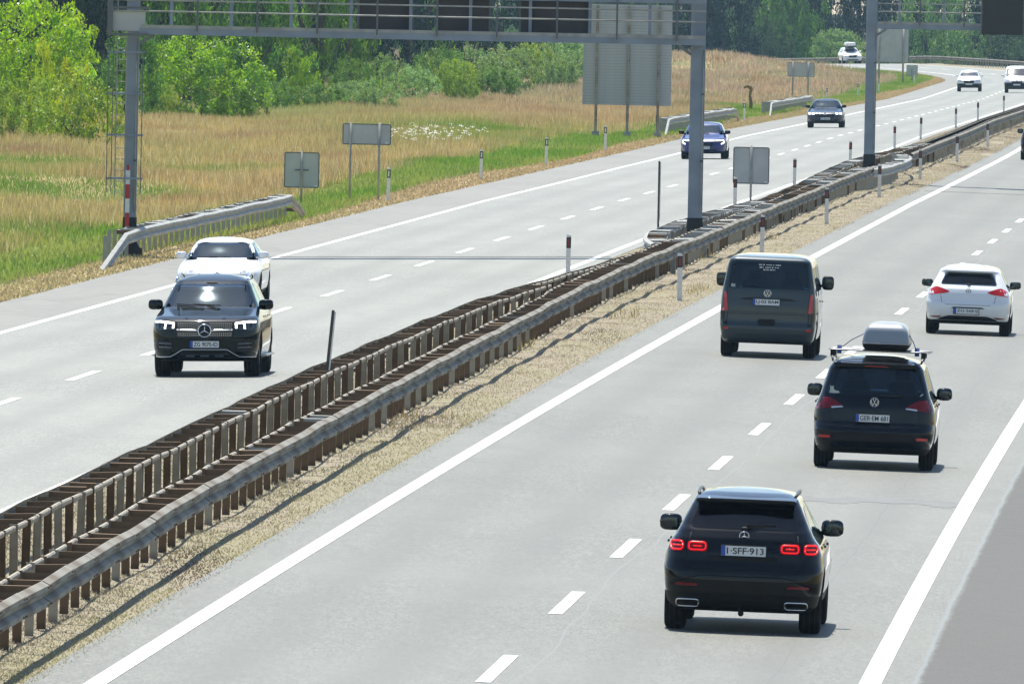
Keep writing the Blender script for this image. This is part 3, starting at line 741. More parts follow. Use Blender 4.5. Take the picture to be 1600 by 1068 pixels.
def car_sharan():
    c = Car(SHARAN, 'dark blue people carrier with a grey roof box strapped on its roof bars', 'car', 8.76, 255.7, 'away', 'car')
    for o, sg in zip(c.sym('taillight', 'R', rnd([(.47, .955), (.905, .90), (.925, 1.10), (.66, 1.08)], .03), 'dark_red_lens', off=.008), (1, -1)):
        pl = rnd([(.48, .945), (.66, .925), (.66, .95), (.49, .965)], .008); c.decal('lamp_strip', 'R', pl if sg > 0 else mirror(pl), 'clear_lens', off=.014, parent=o)
    c.sym('reflector', 'R', rect(.66, .84, .47, .51, .01), 'red_lens', off=.01)
    c.plate('R', -.02, .79, 'GER\u00b7EM 681'); c.roundel('R', 0, 1.035, .065, 'letters')
    c.seam('R', [(-.84, 1.12), (-.68, .90), (-.66, .69), (.66, .69), (.68, .90), (.84, 1.12)]); c.seam('R', [(-.66, .69), (-.5, .64), (.5, .64), (.66, .69)])
    c.decal('plate_recess', 'R', rect(-.33, .30, .715, .865, .02), 'navy_paint', off=.0015)
    c.band('bumper_crease', 'R', [(-.90, .60), (-.3, .57), (.3, .57), (.90, .60)], .014, 'navy_paint', off=.002)
    mb = MB(); mb.box((0, .50, 1.615), (1.30, .26, .03), Matrix.Rotation(.1, 3, 'X')); c.mb('roof_spoiler', mb, 'navy_paint')
    c.decal('brake_lamp', 'R', rect(-.18, .18, 1.575, 1.595, .008), 'red_lens', off=.02)
    c.decal('sunroof', 'T', rnd([(-.42, 1.0), (.42, 1.0), (.42, 2.2), (-.42, 2.2)], .1), 'dark_lens', off=.006)
    mb = MB(); mb.blob((0, .17, 1.10), (.1, .06, .05), .7); mb.bar((.0, .18, 1.13), (.42, .20, 1.145), .012, .03); c.mb('rear_wiper', mb, 'black_plastic')
    for sg in (-1, 1):
        mb = MB(); mb.tube([(sg * .68, .75, 1.64), (sg * .70, .85, 1.70), (sg * .70, 2.4, 1.72), (sg * .68, 2.7, 1.64)], .016); c.mb('roof_rail', mb, 'rim_dark')
    c.mirrors(3.25, 1.12, 'navy_paint', .25, .20); c.handles((1.6, 2.6), .98, 'navy_paint')
    c.sym('headlight', 'F', rnd([(.5, .68), (.86, .70), (.84, .84), (.55, .80)], .03), 'clear_lens'); c.decal('grille', 'F', rect(-.5, .5, .64, .72, .02), 'cabin')
    # roof load: bars, box, straps are lifted off separately, so they are things of their own
    Mw = c.M0
    for k, yb in enumerate((1.15, 2.05)):
        bar = thing('roof_bar', ['rear aluminium roof bar sticking out under the grey roof box', 'front aluminium roof bar under the grey roof box, farther from the camera'][k], 'roof bar', (0, 0, 0), group='bars carrying the roof box')
        bar.matrix_world = Mw @ Matrix.Translation((0, yb - SHARAN['L'] / 2, 1.80))
        MB().blob((.03, 0, 0), (1.62, .06, .028), .4, 16, 6).build('crossbar', 'bar_alu', bar)
        for sg in (-1, 1): MB().box((sg * .70, 0, -.05), (.07, .09, .10)).build('foot', 'black_plastic', bar)
    bx = thing('roof_box', 'grey rounded roof box on top of the dark blue people carrier', 'roof box', (0, 0, 0)); bx.matrix_world = Mw @ Matrix.Translation((.12, .75 - SHARAN['L'] / 2, 1.82))
    def rb(zs_, hws, y0s, y1s, name, mtl):
        S3 = dict(L=1.9, belt=9, rear=list(zip(zs_, y0s)), front=list(zip(zs_, y1s)), hw=list(zip(zs_, hws)), rxr=.12, ryr=.14, rxf=.2, ryf=.3, bowr=.03, bowf=.1, taper=.0)
        zz = levels(S3); return loft(S3, smooth_rows([outline(z, S3) for z in zz]), zz, lambda z: 0).build(name, [mtl, mtl], bx)
    rb([0, .03, .10], [.31, .345, .365], [.06, .02, .0], [1.8, 1.88, 1.9], 'box_base', 'black_plastic')
    rb([.104, .13, .32, .40, .43], [.365, .37, .33, .27, .12], [.0, .0, .05, .14, .4], [1.9, 1.9, 1.7, 1.4, 1.1], 'box_lid', 'roofbox_grey')
    MB().tube([(-.36, .0, .105), (0, -.02, .105), (.36, .0, .105)], .010).build('box_rim', 'bar_alu', bx)
    for k, sg in enumerate((-1, 1)):
        st = MB(); a = Vector((sg * .60, 1.16, 1.81)); b = Vector((.12 + sg * .345, 1.3, 2.06)); m_ = (a + b) / 2 + Vector((0, 0, .025))
        for p, q in ((a, m_), (m_, b)): st.bar(p, q, .012, .035, up=(0, 1, 0))
        st.bar(a + Vector((0, -.04, -.06)), a + Vector((0, .05, .05)), .07, .03)
        o = st.build('strap', 'strap_blue'); o.matrix_world = Mw @ Matrix.Translation(c.off)
        tag(o, 'blue lashing strap on the %s side of the grey roof box' % ('left', 'right')[k], 'strap', 'straps holding the roof box')
    return c
VAN = dict(L=4.9, top=1.99, belt=1.16, paint='grey_paint', axr=1.0, axf=4.0, wheel=(.345, .235), clad=.30, cowl_y=4.25, bench_y=.8, floor=.6, glass='glass_dark', rxr=.16, ryr=.16, rxg=.12, ryg=.12, bowr=.04, spokes=5,
    rear=[(.27, .22), (.33, .06), (.5, .0), (.62, .0), (.66, .03), (1.0, .04), (1.30, .07), (1.86, .20), (1.90, .22), (1.95, .34), (1.98, .9), (1.99, 1.6)],
    front=[(.27, 4.70), (.36, 4.84), (.6, 4.89), (.85, 4.84), (1.0, 4.65), (1.12, 4.42), (1.2, 4.27), (1.82, 3.35), (1.92, 3.1), (1.97, 2.8), (1.99, 2.4)],
    hw=[(.27, .84), (.36, .91), (.6, .945), (.9, .952), (1.16, .94), (1.3, .92), (1.8, .83), (1.88, .80), (1.94, .72), (1.98, .5), (1.99, .2)],
    rear_glass=rnd([(-.79, 1.33), (.79, 1.33), (.745, 1.845), (-.745, 1.845)], .05, 4),
    windscreen=rnd([(-.80, 1.24), (.80, 1.24), (.72, 1.80), (-.72, 1.80)], .08, 4),
    side_glass=[rnd([(.3, 1.24), (1.45, 1.22), (1.45, 1.76), (.38, 1.76)], .05), rnd([(1.6, 1.22), (2.75, 1.22), (2.75, 1.76), (1.6, 1.76)], .05), rnd([(2.85, 1.22), (3.95, 1.20), (3.45, 1.70), (2.85, 1.76)], .05)])
def car_van():
    c = Car(VAN, 'dark grey passenger van with tall red tail lamps driving in the left lane', 'van', 4.98, 321.9, 'away', 'van')
    for o, sg in zip(c.sym('taillight', 'R', rnd([(.775, .88), (.945, .90), (.94, 1.27), (.81, 1.25)], .03), 'red_lens', off=.010), (1, -1)):
        pl = rnd([(.83, 1.14), (.935, 1.16), (.93, 1.26), (.84, 1.25)], .02); c.decal('indicator', 'R', pl if sg > 0 else mirror(pl), 'clear_lens', off=.014, parent=o)
    c.sym('corner_panel', 'R', rect(.78, .93, .62, .87, .01), 'black_plastic', off=.004)
    c.sym('reflector', 'R', rect(.76, .925, .53, .575, .01), 'red_lens', off=.01)
    c.plate('R', -.04, 1.075, 'LJ\u00b702 BAM'); c.roundel('R', -.02, 1.245, .07, 'letters')
    c.seam('R', [(-.80, 1.33), (-.77, .88), (.77, .88), (.80, 1.33)]); c.decal('handle_recess', 'R', rnd([(-.56, 1.11), (.56, 1.11), (.44, 1.155), (-.44, 1.155)], .02), 'cabin', off=.003)
    c.band('bumper_crease', 'R', [(-.78, .845), (.78, .845)], .016, 'grey_paint', off=.003)
    c.decal('tow_cover', 'R', rnd([(-.17, .62), (.13, .62), (.16, .70), (.13, .75), (-.17, .75), (-.2, .70)], .03), 'black_plastic', off=.004)
    for k, (w_, zz) in enumerate(((.40, 1.795), (.38, 1.745), (.22, 1.70))):      # three rows of small white window lettering
        x = -.2 + (.4 - w_) / 2; j = 0
        mbx = MB()
        while x < -.2 + (.4 + w_) / 2:
            d = random.uniform(.012, .03); p, nr = c.proj('R', x, zz); mbx.box(p + nr * .012, (d, .003, random.uniform(.014, .024)))
            x += d + (.03 if random.random() < .15 else .008)
        c.mb('window_lettering', mbx, 'plate_white')
    c.mirrors(3.75, 1.42, 'black_plastic', .24, .28); c.handles((2.7, 2.95), 1.08, 'grey_paint')
    mb = MB(); mb.tube([(-.3, .1, 1.37), (.25, .12, 1.37)], .012); c.mb('rear_wiper', mb, 'black_plastic')
    c.sym('headlight', 'F', rnd([(.55, .82), (.88, .84), (.86, 1.0), (.6, .96)], .03), 'clear_lens'); c.decal('grille', 'F', rect(-.5, .5, .80, .90, .02), 'cabin')
    return c
GOLF = dict(L=4.26, top=1.455, belt=.95, paint='white_paint', axr=.80, axf=3.43, wheel=(.32, .215), clad=.30, cowl_y=3.1, bench_y=.65, floor=.45,
    rear=[(.22, .30), (.30, .10), (.42, .02), (.55, .0), (.66, .01), (.72, .05), (.86, .08), (.96, .14), (1.02, .20), (1.06, .25), (1.30, .52), (1.33, .50), (1.37, .62), (1.42, 1.0), (1.445, 1.4), (1.455, 1.8)],
    front=[(.22, 4.0), (.32, 4.20), (.5, 4.25), (.68, 4.18), (.78, 4.0), (.86, 3.6), (.93, 3.25), (.98, 3.08), (1.34, 2.40), (1.40, 2.2), (1.44, 2.0), (1.455, 1.9)],
    hw=[(.22, .78), (.32, .86), (.5, .89), (.7, .90), (.85, .88), (.95, .83), (1.02, .79), (1.3, .645), (1.36, .61), (1.41, .5), (1.44, .34), (1.455, .12)],
    rear_glass=rnd([(-.60, 1.04), (.60, 1.04), (.49, 1.30), (-.49, 1.30)], .06, 4),
    windscreen=rnd([(-.66, 1.01), (.66, 1.01), (.53, 1.33), (-.53, 1.33)], .08, 4),
    side_glass=[rnd([(.75, 1.02), (1.0, 1.0), (1.0, 1.27), (.9, 1.24)], .02), rnd([(1.05, 1.0), (1.75, .99), (1.75, 1.34), (1.05, 1.29)], .03), rnd([(1.82, .99), (2.85, .98), (2.3, 1.31), (1.82, 1.35)], .03)])
def car_golf():
    c = Car(GOLF, 'small white hatchback seen from behind in the right lane', 'car', 8.31, 347.4, 'away', 'car')
    c.sym('taillight', 'R', rnd([(.38, .90), (.50, .86), (.84, .82), (.82, .93), (.68, 1.0), (.56, .97)], .04), 'red_lens', off=.01)
    c.sym('reflector', 'R', rnd([(.54, .385), (.80, .37), (.72, .35), (.6, .35)], .01), 'dark_red_lens', off=.01)
    c.plate('R', -.03, .50, 'ZG\u00b7268\u00b7IJ'); c.roundel('R', 0, .915, .052, 'letters', 'sign_edge')
    c.decal('plate_recess', 'R', rnd([(-.36, .555), (.36, .555), (.30, .585), (-.30, .585)], .01), 'cabin', off=.002)
    c.seam('R', [(-.58, .83), (-.55, .68), (-.45, .63), (.45, .63), (.55, .68), (.58, .83)])
    c.decal('rear_valance', 'R', rnd([(-.72, .23), (.72, .23), (.60, .34), (.40, .40), (-.40, .40), (-.60, .34)], .04), 'black_plastic', off=.006)
    mb = MB(); mb.box((0, .56, 1.345), (1.06, .26, .03), Matrix.Rotation(.14, 3, 'X')); c.mb('roof_spoiler', mb, 'white_paint')
    mb = MB(); mb.blob((0, .24, 1.055), (.08, .06, .04), .7); mb.bar((0, .25, 1.075), (.3, .28, 1.085), .01, .025); c.mb('rear_wiper', mb, 'black_plastic')
    c.mirrors(2.72, 1.02, 'black_plastic', .24, .16); c.handles((1.25, 2.15), .88, 'white_paint')
    c.sym('headlight', 'F', rnd([(.45, .62), (.80, .64), (.80, .76), (.5, .72)], .03), 'clear_lens'); c.decal('grille', 'F', rect(-.42, .42, .63, .70, .02), 'cabin')
    return c
def rear_bits(c, S, z, x0=.45, x1=.85):
    c.sym('taillight', 'R', rnd([(x0, z), (x1, z), (x1, z + .13), (x0 + .05, z + .12)], .03), 'red_lens')
GLE = dict(L=4.92, top=1.80, belt=1.14, paint='dark_green_paint', axr=1.0, axf=4.0, wheel=(.385, .275), clad=.30, cowl_y=3.55, bench_y=.9, floor=.65, rxf=.42, ryf=.42, bowf=.13, rxg=.3,
    rear=[(.28, .3), (.4, .06), (.6, .0), (.85, .04), (1.1, .12), (1.2, .22), (1.6, .6), (1.68, .75), (1.75, 1.1), (1.79, 1.6), (1.80, 2.0)],
    front=[(.28, 4.66), (.34, 4.82), (.46, 4.90), (.70, 4.92), (.92, 4.90), (1.02, 4.80), (1.08, 4.60), (1.13, 4.2), (1.18, 3.8), (1.22, 3.55), (1.26, 3.46), (1.38, 3.255), (1.52, 3.025), (1.64, 2.845), (1.71, 2.66), (1.76, 2.4), (1.79, 2.2), (1.80, 2.1)],
    hw=[(.28, .86), (.36, .93), (.55, .965), (.8, .975), (1.0, .96), (1.12, .92), (1.22, .87), (1.3, .83), (1.62, .69), (1.70, .64), (1.75, .52), (1.79, .33), (1.80, .12)],
    rear_glass=rnd([(-.7, 1.24), (.7, 1.24), (.6, 1.6), (-.6, 1.6)], .07, 4),
    windscreen=rnd([(-.755, 1.25), (.755, 1.25), (.62, 1.645), (-.62, 1.645)], .08, 4),
    side_glass=[rnd([(.75, 1.24), (1.2, 1.22), (1.2, 1.58), (.95, 1.5)], .03), rnd([(1.26, 1.21), (2.1, 1.2), (2.1, 1.64), (1.26, 1.6)], .04), rnd([(2.18, 1.2), (3.2, 1.2), (2.75, 1.55), (2.18, 1.64)], .04)])
def car_gle():
    c = Car(GLE, 'black sport utility car with lit headlights and sun glaring on its windscreen', 'car', -4.35, 298.8, 'toward', 'car', axle=GLE['axf'])
    for o, sg in zip(c.sym('headlight', 'F', rnd([(.54, .86), (.86, .84), (.93, .98), (.90, 1.03), (.60, 1.0), (.52, .95)], .04), 'dark_lens', off=.008), (1, -1)):
        for pts in ([(.56, .97), (.80, .995), (.90, .99)], [(.56, .97), (.57, .88)], [(.70, .975), (.72, .87)]):
            c.band('lamp_glow', 'F', [(sg * a, b) for a, b in pts], .038, 'white_glow', off=.012, parent=o)
    g = c.decal('grille', 'F', rnd([(-.50, .70), (.50, .70), (.56, .84), (.50, .98), (-.50, .98), (-.56, .84)], .05), 'cabin', off=.005)
    mb = MB()
    for i in range(-14, 15):
        for zz in (.75, .79, .88, .92, .96):
            if abs(i) < 3 and zz > .7: continue
            p, nr = c.proj('F', i * .034, zz); mb.box(p + nr * .008, (.008, .01, .028))
    c.mb('grille_pins', mb, 'chrome', g)['kind'] = 'stuff'
    for sg in (-1, 1): c.band('grille_bar', 'F', [(sg * .12, .835), (sg * .30, .84), (sg * .50, .845)], .035, 'chrome', off=.02, parent=g)
    c.roundel('F', 0, .835, .115, 'star')
    c.plate('F', .0, .59, 'ZG 9070-ID')
    c.decal('lower_intake', 'F', rnd([(-.50, .34), (.50, .34), (.38, .49), (-.38, .49)], .05), 'cabin', off=.004)
    c.sym('side_intake', 'F', rnd([(.56, .45), (.86, .47), (.86, .66), (.60, .64)], .03), 'cabin', off=.004)
    for zz in (.53, .60): 
        for sg in (-1, 1): c.band('intake_blade', 'F', [(sg * .60, zz), (sg * .83, zz + .01)], .014, 'rim_alloy', off=.01)
    c.band('chrome_lip', 'F', [(-.90, .36), (-.62, .365), (-.52, .42), (-.40, .495), (.40, .495), (.52, .42), (.62, .365), (.90, .36)], .018, 'chrome', off=.014)
    for x in (-.26, 0, .26): c.decal('skid_insert', 'F', rect(x - .08, x + .08, .365, .39, .01), 'chrome', off=.01)
    for sg in (-1, 1):
        mb = MB(); mb.tube([(sg * .62, 1.1, 1.72), (sg * .635, 1.2, 1.78), (sg * .64, 1.9, 1.82), (sg * .635, 2.7, 1.76), (sg * .65, 2.85, 1.68)], .02); c.mb('roof_rail', mb, 'chrome')
        mb = MB(); pts = [Vector((sg * .33, 4.72, 1.07)), Vector((sg * .46, 4.2, 1.15)), Vector((sg * .52, 3.6, 1.225))]
        pp = [c.proj('T', p.x, p.y)[0] + Vector((0, 0, -.006)) for p in pts]; mb.tube(pp, .02, 6); c.mb('bonnet_crease', mb, 'dark_green_paint')
        mb = MB(); mb.tube([(sg * .15 - .05, 3.53, 1.26), (sg * .15 + .45 * 1, 3.40, 1.285)], .01); c.mb('wiper', mb, 'black_plastic')
    c.mirrors(3.18, 1.27, 'dark_green_paint', .27, .19); c.handles((1.6, 2.6), 1.06, 'chrome')
    mb = MB()
    for sg in (-1, 1): mb.box((sg * .99, 2.5, .36), (.10, 1.9, .03))
    c.mb('side_step', mb, 'bar_alu'); rear_bits(c, GLE, .95)
    return c
SEDAN = dict(L=4.75, top=1.44, belt=.96, paint='white_paint', axr=1.05, axf=3.88, wheel=(.33, .235), clad=.28, cowl_y=3.3, bench_y=1.1, floor=.45,
    rear=[(.22, .3), (.34, .05), (.55, .0), (.85, .03), (.95, .10), (1.0, .35), (1.03, .6), (1.25, 1.05), (1.35, 1.4), (1.41, 1.8), (1.44, 2.1)],
    front=[(.22, 4.5), (.32, 4.68), (.5, 4.74), (.68, 4.70), (.76, 4.55), (.84, 4.1), (.92, 3.6), (.97, 3.3), (1.0, 3.2), (1.33, 2.62), (1.38, 2.45), (1.42, 2.3), (1.44, 2.2)],
    hw=[(.22, .80), (.32, .88), (.5, .91), (.72, .92), (.86, .895), (.96, .84), (1.03, .79), (1.32, .62), (1.38, .55), (1.42, .38), (1.44, .14)],
    rear_glass=rnd([(-.62, 1.05), (.62, 1.05), (.53, 1.30), (-.53, 1.30)], .06, 4),
    windscreen=rnd([(-.69, 1.0), (.69, 1.0), (.55, 1.345), (-.55, 1.345)], .07, 4),
    side_glass=[rnd([(1.15, 1.02), (1.95, 1.0), (1.95, 1.34), (1.5, 1.30)], .03), rnd([(2.02, 1.0), (3.0, .99), (2.5, 1.30), (2.02, 1.34)], .03)])
def front_car(S, label, cat, u, Y, hollow, glow=None, name='car', plate=None, emblem='disc', grille_z=(.5, .72), group=None, mirrorm=None):
    c = Car(S, label, cat, u, Y, 'toward', name, axle=S['axf'], hollow=hollow, group=group)
    b = S['belt'] - .96 ; z0 = .66 + b; z1 = .76 + b
    hw = keytab(S['hw'], z0)
    for o, sg in zip(c.sym('headlight', 'F', rnd([(hw - .42, z0), (hw - .10, z0 - .02), (hw - .06, z1), (hw - .14, z1 + .02), (hw - .44, z1 - .02)], .03), 'clear_lens' if not glow else 'dark_lens', off=.006), (1, -1)):
        if glow == 'bracket':
            c.band('lamp_glow', 'F', [(sg * (hw - .42), z1 - .02), (sg * (hw - .12), z1), (sg * (hw - .10), z1 - .1), (sg * (hw - .2), z1 - .15)], .04, 'white_glow', off=.01, parent=o)
        elif glow: 
            for k in (.15, .33): c.decal('lamp_glow', 'F', [(sg * (hw - k) + .055 * math.cos(a) * 1.4, (z0 + z1) / 2 + .045 * math.sin(a)) for a in np.linspace(0, 2 * PI, 13)[:-1]], 'white_glow', off=.012, parent=o)
    c.decal('grille', 'F', rnd([(-.36, grille_z[0] + b), (.36, grille_z[0] + b), (.42, grille_z[1] + b), (-.42, grille_z[1] + b)], .05), 'cabin', off=.004)
    c.decal('lower_intake', 'F', rnd([(-.6, .28 + b / 2), (.6, .28 + b / 2), (.5, .40 + b / 2), (-.5, .40 + b / 2)], .04), 'cabin', off=.004)
    c.roundel('F', 0, grille_z[1] - .04 + b, .06, emblem)
    c.plate('F', 0, .46 + b * .6, plate or 'ZG 413-AB') if plate else c.decal('number_plate', 'F', rect(-.26, .26, .43 + b * .6, .54 + b * .6, .005), 'plate_white', off=.012)
    c.mirrors(S['cowl_y'] - .35, S['belt'] + .10, mirrorm or S['paint'], .23, .15); rear_bits(c, S, .8 + b)
    for sg in (-1, 1):
        mb = MB(); mb.tube([(sg * .15 - .05, S['cowl_y'] + .0, S['belt'] + .05), (sg * .15 + .42, S['cowl_y'] - .08, S['belt'] + .07)], .01); c.mb('wiper', mb, 'black_plastic')
    return c
def variant(S, **kw): d = dict(S); d.update(kw); return d
MEGANE = dict(L=4.36, top=1.45, belt=.95, paint='blue_paint', axr=.8, axf=3.47, wheel=(.325, .215), clad=.28, cowl_y=3.1, bench_y=.7, floor=.45,
    rear=GOLF['rear'], front=[(.22, 4.1), (.32, 4.28), (.5, 4.35), (.70, 4.30), (.80, 4.1), (.88, 3.6), (.95, 3.2), (1.0, 3.05), (1.34, 2.38), (1.40, 2.2), (1.435, 2.0), (1.45, 1.9)],
    hw=[(.22, .79), (.32, .87), (.5, .90), (.7, .91), (.85, .89), (.95, .84), (1.02, .79), (1.3, .65), (1.36, .61), (1.41, .5), (1.435, .34), (1.45, .12)],
    rear_glass=GOLF['rear_glass'], windscreen=rnd([(-.68, 1.02), (.68, 1.02), (.55, 1.34), (-.55, 1.34)], .08, 4), side_glass=GOLF['side_glass'])

car_glc(); car_sharan(); car_van(); car_golf(); car_gle()
front_car(SEDAN, 'white saloon car half hidden behind the black sport utility car', 'car', -8.35, 362.0, True, None, emblem='disc', grille_z=(.46, .70))
front_car(MEGANE, 'blue hatchback with lit bracket headlights behind the grey gantry column', 'car', -8.98, 651.8, True, 'bracket', plate='ZG 517-TK', emblem='diamond', mirrorm='black_plastic')
front_car(variant(SEDAN, paint='slate_paint'), 'dark slate saloon car with round lit headlights, beyond the blue hatchback', 'car', -8.87, 826.2, True, 'round', plate='ZG 802-LN', emblem='disc', mirrorm='black_plastic')
SUVW = variant(GLE, paint='white_paint', L=4.5, top=1.62,
    rear=[(.28, .3), (.4, .06), (.6, .0), (.85, .04), (1.0, .12), (1.1, .22), (1.45, .6), (1.55, .9), (1.60, 1.6), (1.62, 2.0)],
    front=[(.28, 4.3), (.34, 4.42), (.46, 4.48), (.70, 4.5), (.86, 4.44), (.94, 4.3), (1.0, 3.9), (1.08, 3.5), (1.12, 3.3), (1.16, 3.2), (1.48, 2.6), (1.55, 2.4), (1.60, 2.2), (1.62, 2.1)],
    hw=[(.28, .82), (.36, .88), (.55, .91), (.8, .92), (.95, .90), (1.06, .86), (1.16, .80), (1.45, .66), (1.54, .60), (1.59, .4), (1.62, .12)], belt=1.08, axr=.9, axf=3.6, wheel=(.34, .23), cowl_y=3.25,
    windscreen=rnd([(-.70, 1.16), (.70, 1.16), (.58, 1.49), (-.58, 1.49)], .08, 4), rear_glass=rnd([(-.6, 1.16), (.6, 1.16), (.5, 1.4), (-.5, 1.4)], .07, 4),
    side_glass=[rnd([(1.1, 1.16), (2.0, 1.14), (2.0, 1.46), (1.2, 1.42)], .04), rnd([(2.08, 1.14), (2.95, 1.14), (2.55, 1.42), (2.08, 1.46)], .04)])
front_car(variant(SUVW, clad=.62), 'small white car with a dark front bumper in the far bend, outer lane', 'car', -9.0, 1240, False, None)
front_car(variant(VAN, paint='white_paint', clad=.75, windscreen=VAN['windscreen']), 'white van with a dark bumper at the right edge, overtaking in the far bend', 'van', -5.2, 1225, False, None, name='van')
c = Car(variant(SHARAN, paint='black_paint'), 'black car cut by the right picture edge, beyond the second gantry', 'car', 4.2, 663, 'away', 'car', hollow=False)
c.sym('taillight', 'R', rnd([(.47, .955), (.905, .90), (.925, 1.10), (.66, 1.08)], .03), 'dark_red_lens', off=.008); c.mirrors(3.25, 1.12, 'black_paint', .25, .20)
c = front_car(SUVW, 'farthest white car with a roof box and lit headlights, coming out behind the meadow', 'car', -7.0, 1585, False, 'round')
bx = thing('roof_box', 'white roof box on the far car coming out behind the meadow', 'roof box', (0, 0, 0)); bx.matrix_world = c.M0 @ Matrix.Translation((0, .1, 1.66))
mb = MB(); mb.blob((0, 0, .22), (1.0, 1.9, .40), .5, 16, 10); mb.build('box_lid', 'white_paint', bx); MB().box((0, 0, .03), (.9, 1.7, .06)).build('box_base', 'black_plastic', bx)
# tar repair band across the right lane
mb = MB()
for k in range(24):
    a = 7.0 + k * .15; w0 = 1.1 + .35 * math.sin(k * 1.3); y0 = 240.5 + .5 * math.sin(k * .5); mb.add([P(a, y0 - w0, .015), P(a + .15, y0 - w0, .015), P(a + .15, y0 + w0, .015), P(a, y0 + w0, .015)], [(0, 1, 2, 3)])
mat('tar_stain', (.105, .108, .105), .6, noise=(2, (.14, .145, .14), .35, .65)); tag(mb.build('road_stain', 'tar_stain'), kind='structure')

# ------------------------------------------------------------------ guard rails
def wsec(name, L=4.06):
    prof = [(.0, .44), (.075, .475), (.08, .53), (.012, .575), (.012, .615), (.08, .66), (.078, .71), (.0, .75)]
    inner = [(d - .012, z) for d, z in prof[::-1]]; pr = prof + inner
    mb = MB(); n = len(pr); ys = [0, L]
    for y in ys: mb.v += [(d, y, z) for d, z in pr]
    for k in range(n): l = (k + 1) % n; mb.f.append((k, l, n + l, n + k)); mb.m.append(0); mb.sm.append(False)
    mb.f += [tuple(range(n))[::-1], tuple(n + k for k in range(n))]; mb.m += [0, 0]; mb.sm += [False, False]
    for y in (.12, .30, L - .3):
        for z in (.50, .69): mb.lathe([(.0, .001), (.0, .016), (.012, .012), (.012, .001)], 6, 'X', (.08, y, z), mi=1)
    return mb.mesh(name, ['weathered_zinc', 'rusty_steel'])
def variant_mesh(me, mats):
    m = me.copy(); m.materials.clear()
    for k in mats: m.materials.append(MATS[k])
    return m
BEAM = wsec('beam'); BEAM_G = variant_mesh(BEAM, ['galvanised', 'aged_steel'])
def post_mesh(m):
    mb = MB(); mb.box((0, 0, .33), (.10, .006, .82)); 
    for s_ in (-1, 1): mb.box((s_ * .047, .027, .33), (.006, .055, .82))
    return mb.mesh('post', [m])
POST = [post_mesh('rusty_steel'), post_mesh('aged_steel'), post_mesh('galvanised')]
def spacer_mesh(m, wd):
    k = .16 if m == 'galvanised' else .07
    mb = MB(); mb.box((0, 0, 0), (wd, .006, .10)); mb.box((0, k / 2, .047), (wd, k, .006)); mb.box((0, .03, -.047), (wd, .06, .006)); return mb.mesh('spacer', [m])
SPC = {}
def rear_mesh(m, L=4.05):
    mb = MB(); pr = [(-.012, -.034), (.014, -.034), (.026, -.014), (.026, .014), (.014, .034), (-.012, .034)]
    n = 6; mb.v += [(a, 0, b) for a, b in pr] + [(a, L, b) for a, b in pr]
    mb.f += [(k, (k + 1) % n, n + (k + 1) % n, n + k) for k in range(n)] + [tuple(range(n))[::-1], tuple(range(n, 2 * n))]; mb.m += [0] * 8; mb.sm += [False] * 8
    return mb.mesh('rear_rail', [m])
REAR = rear_mesh('aged_steel'); REAR_G = rear_mesh('galvanised')
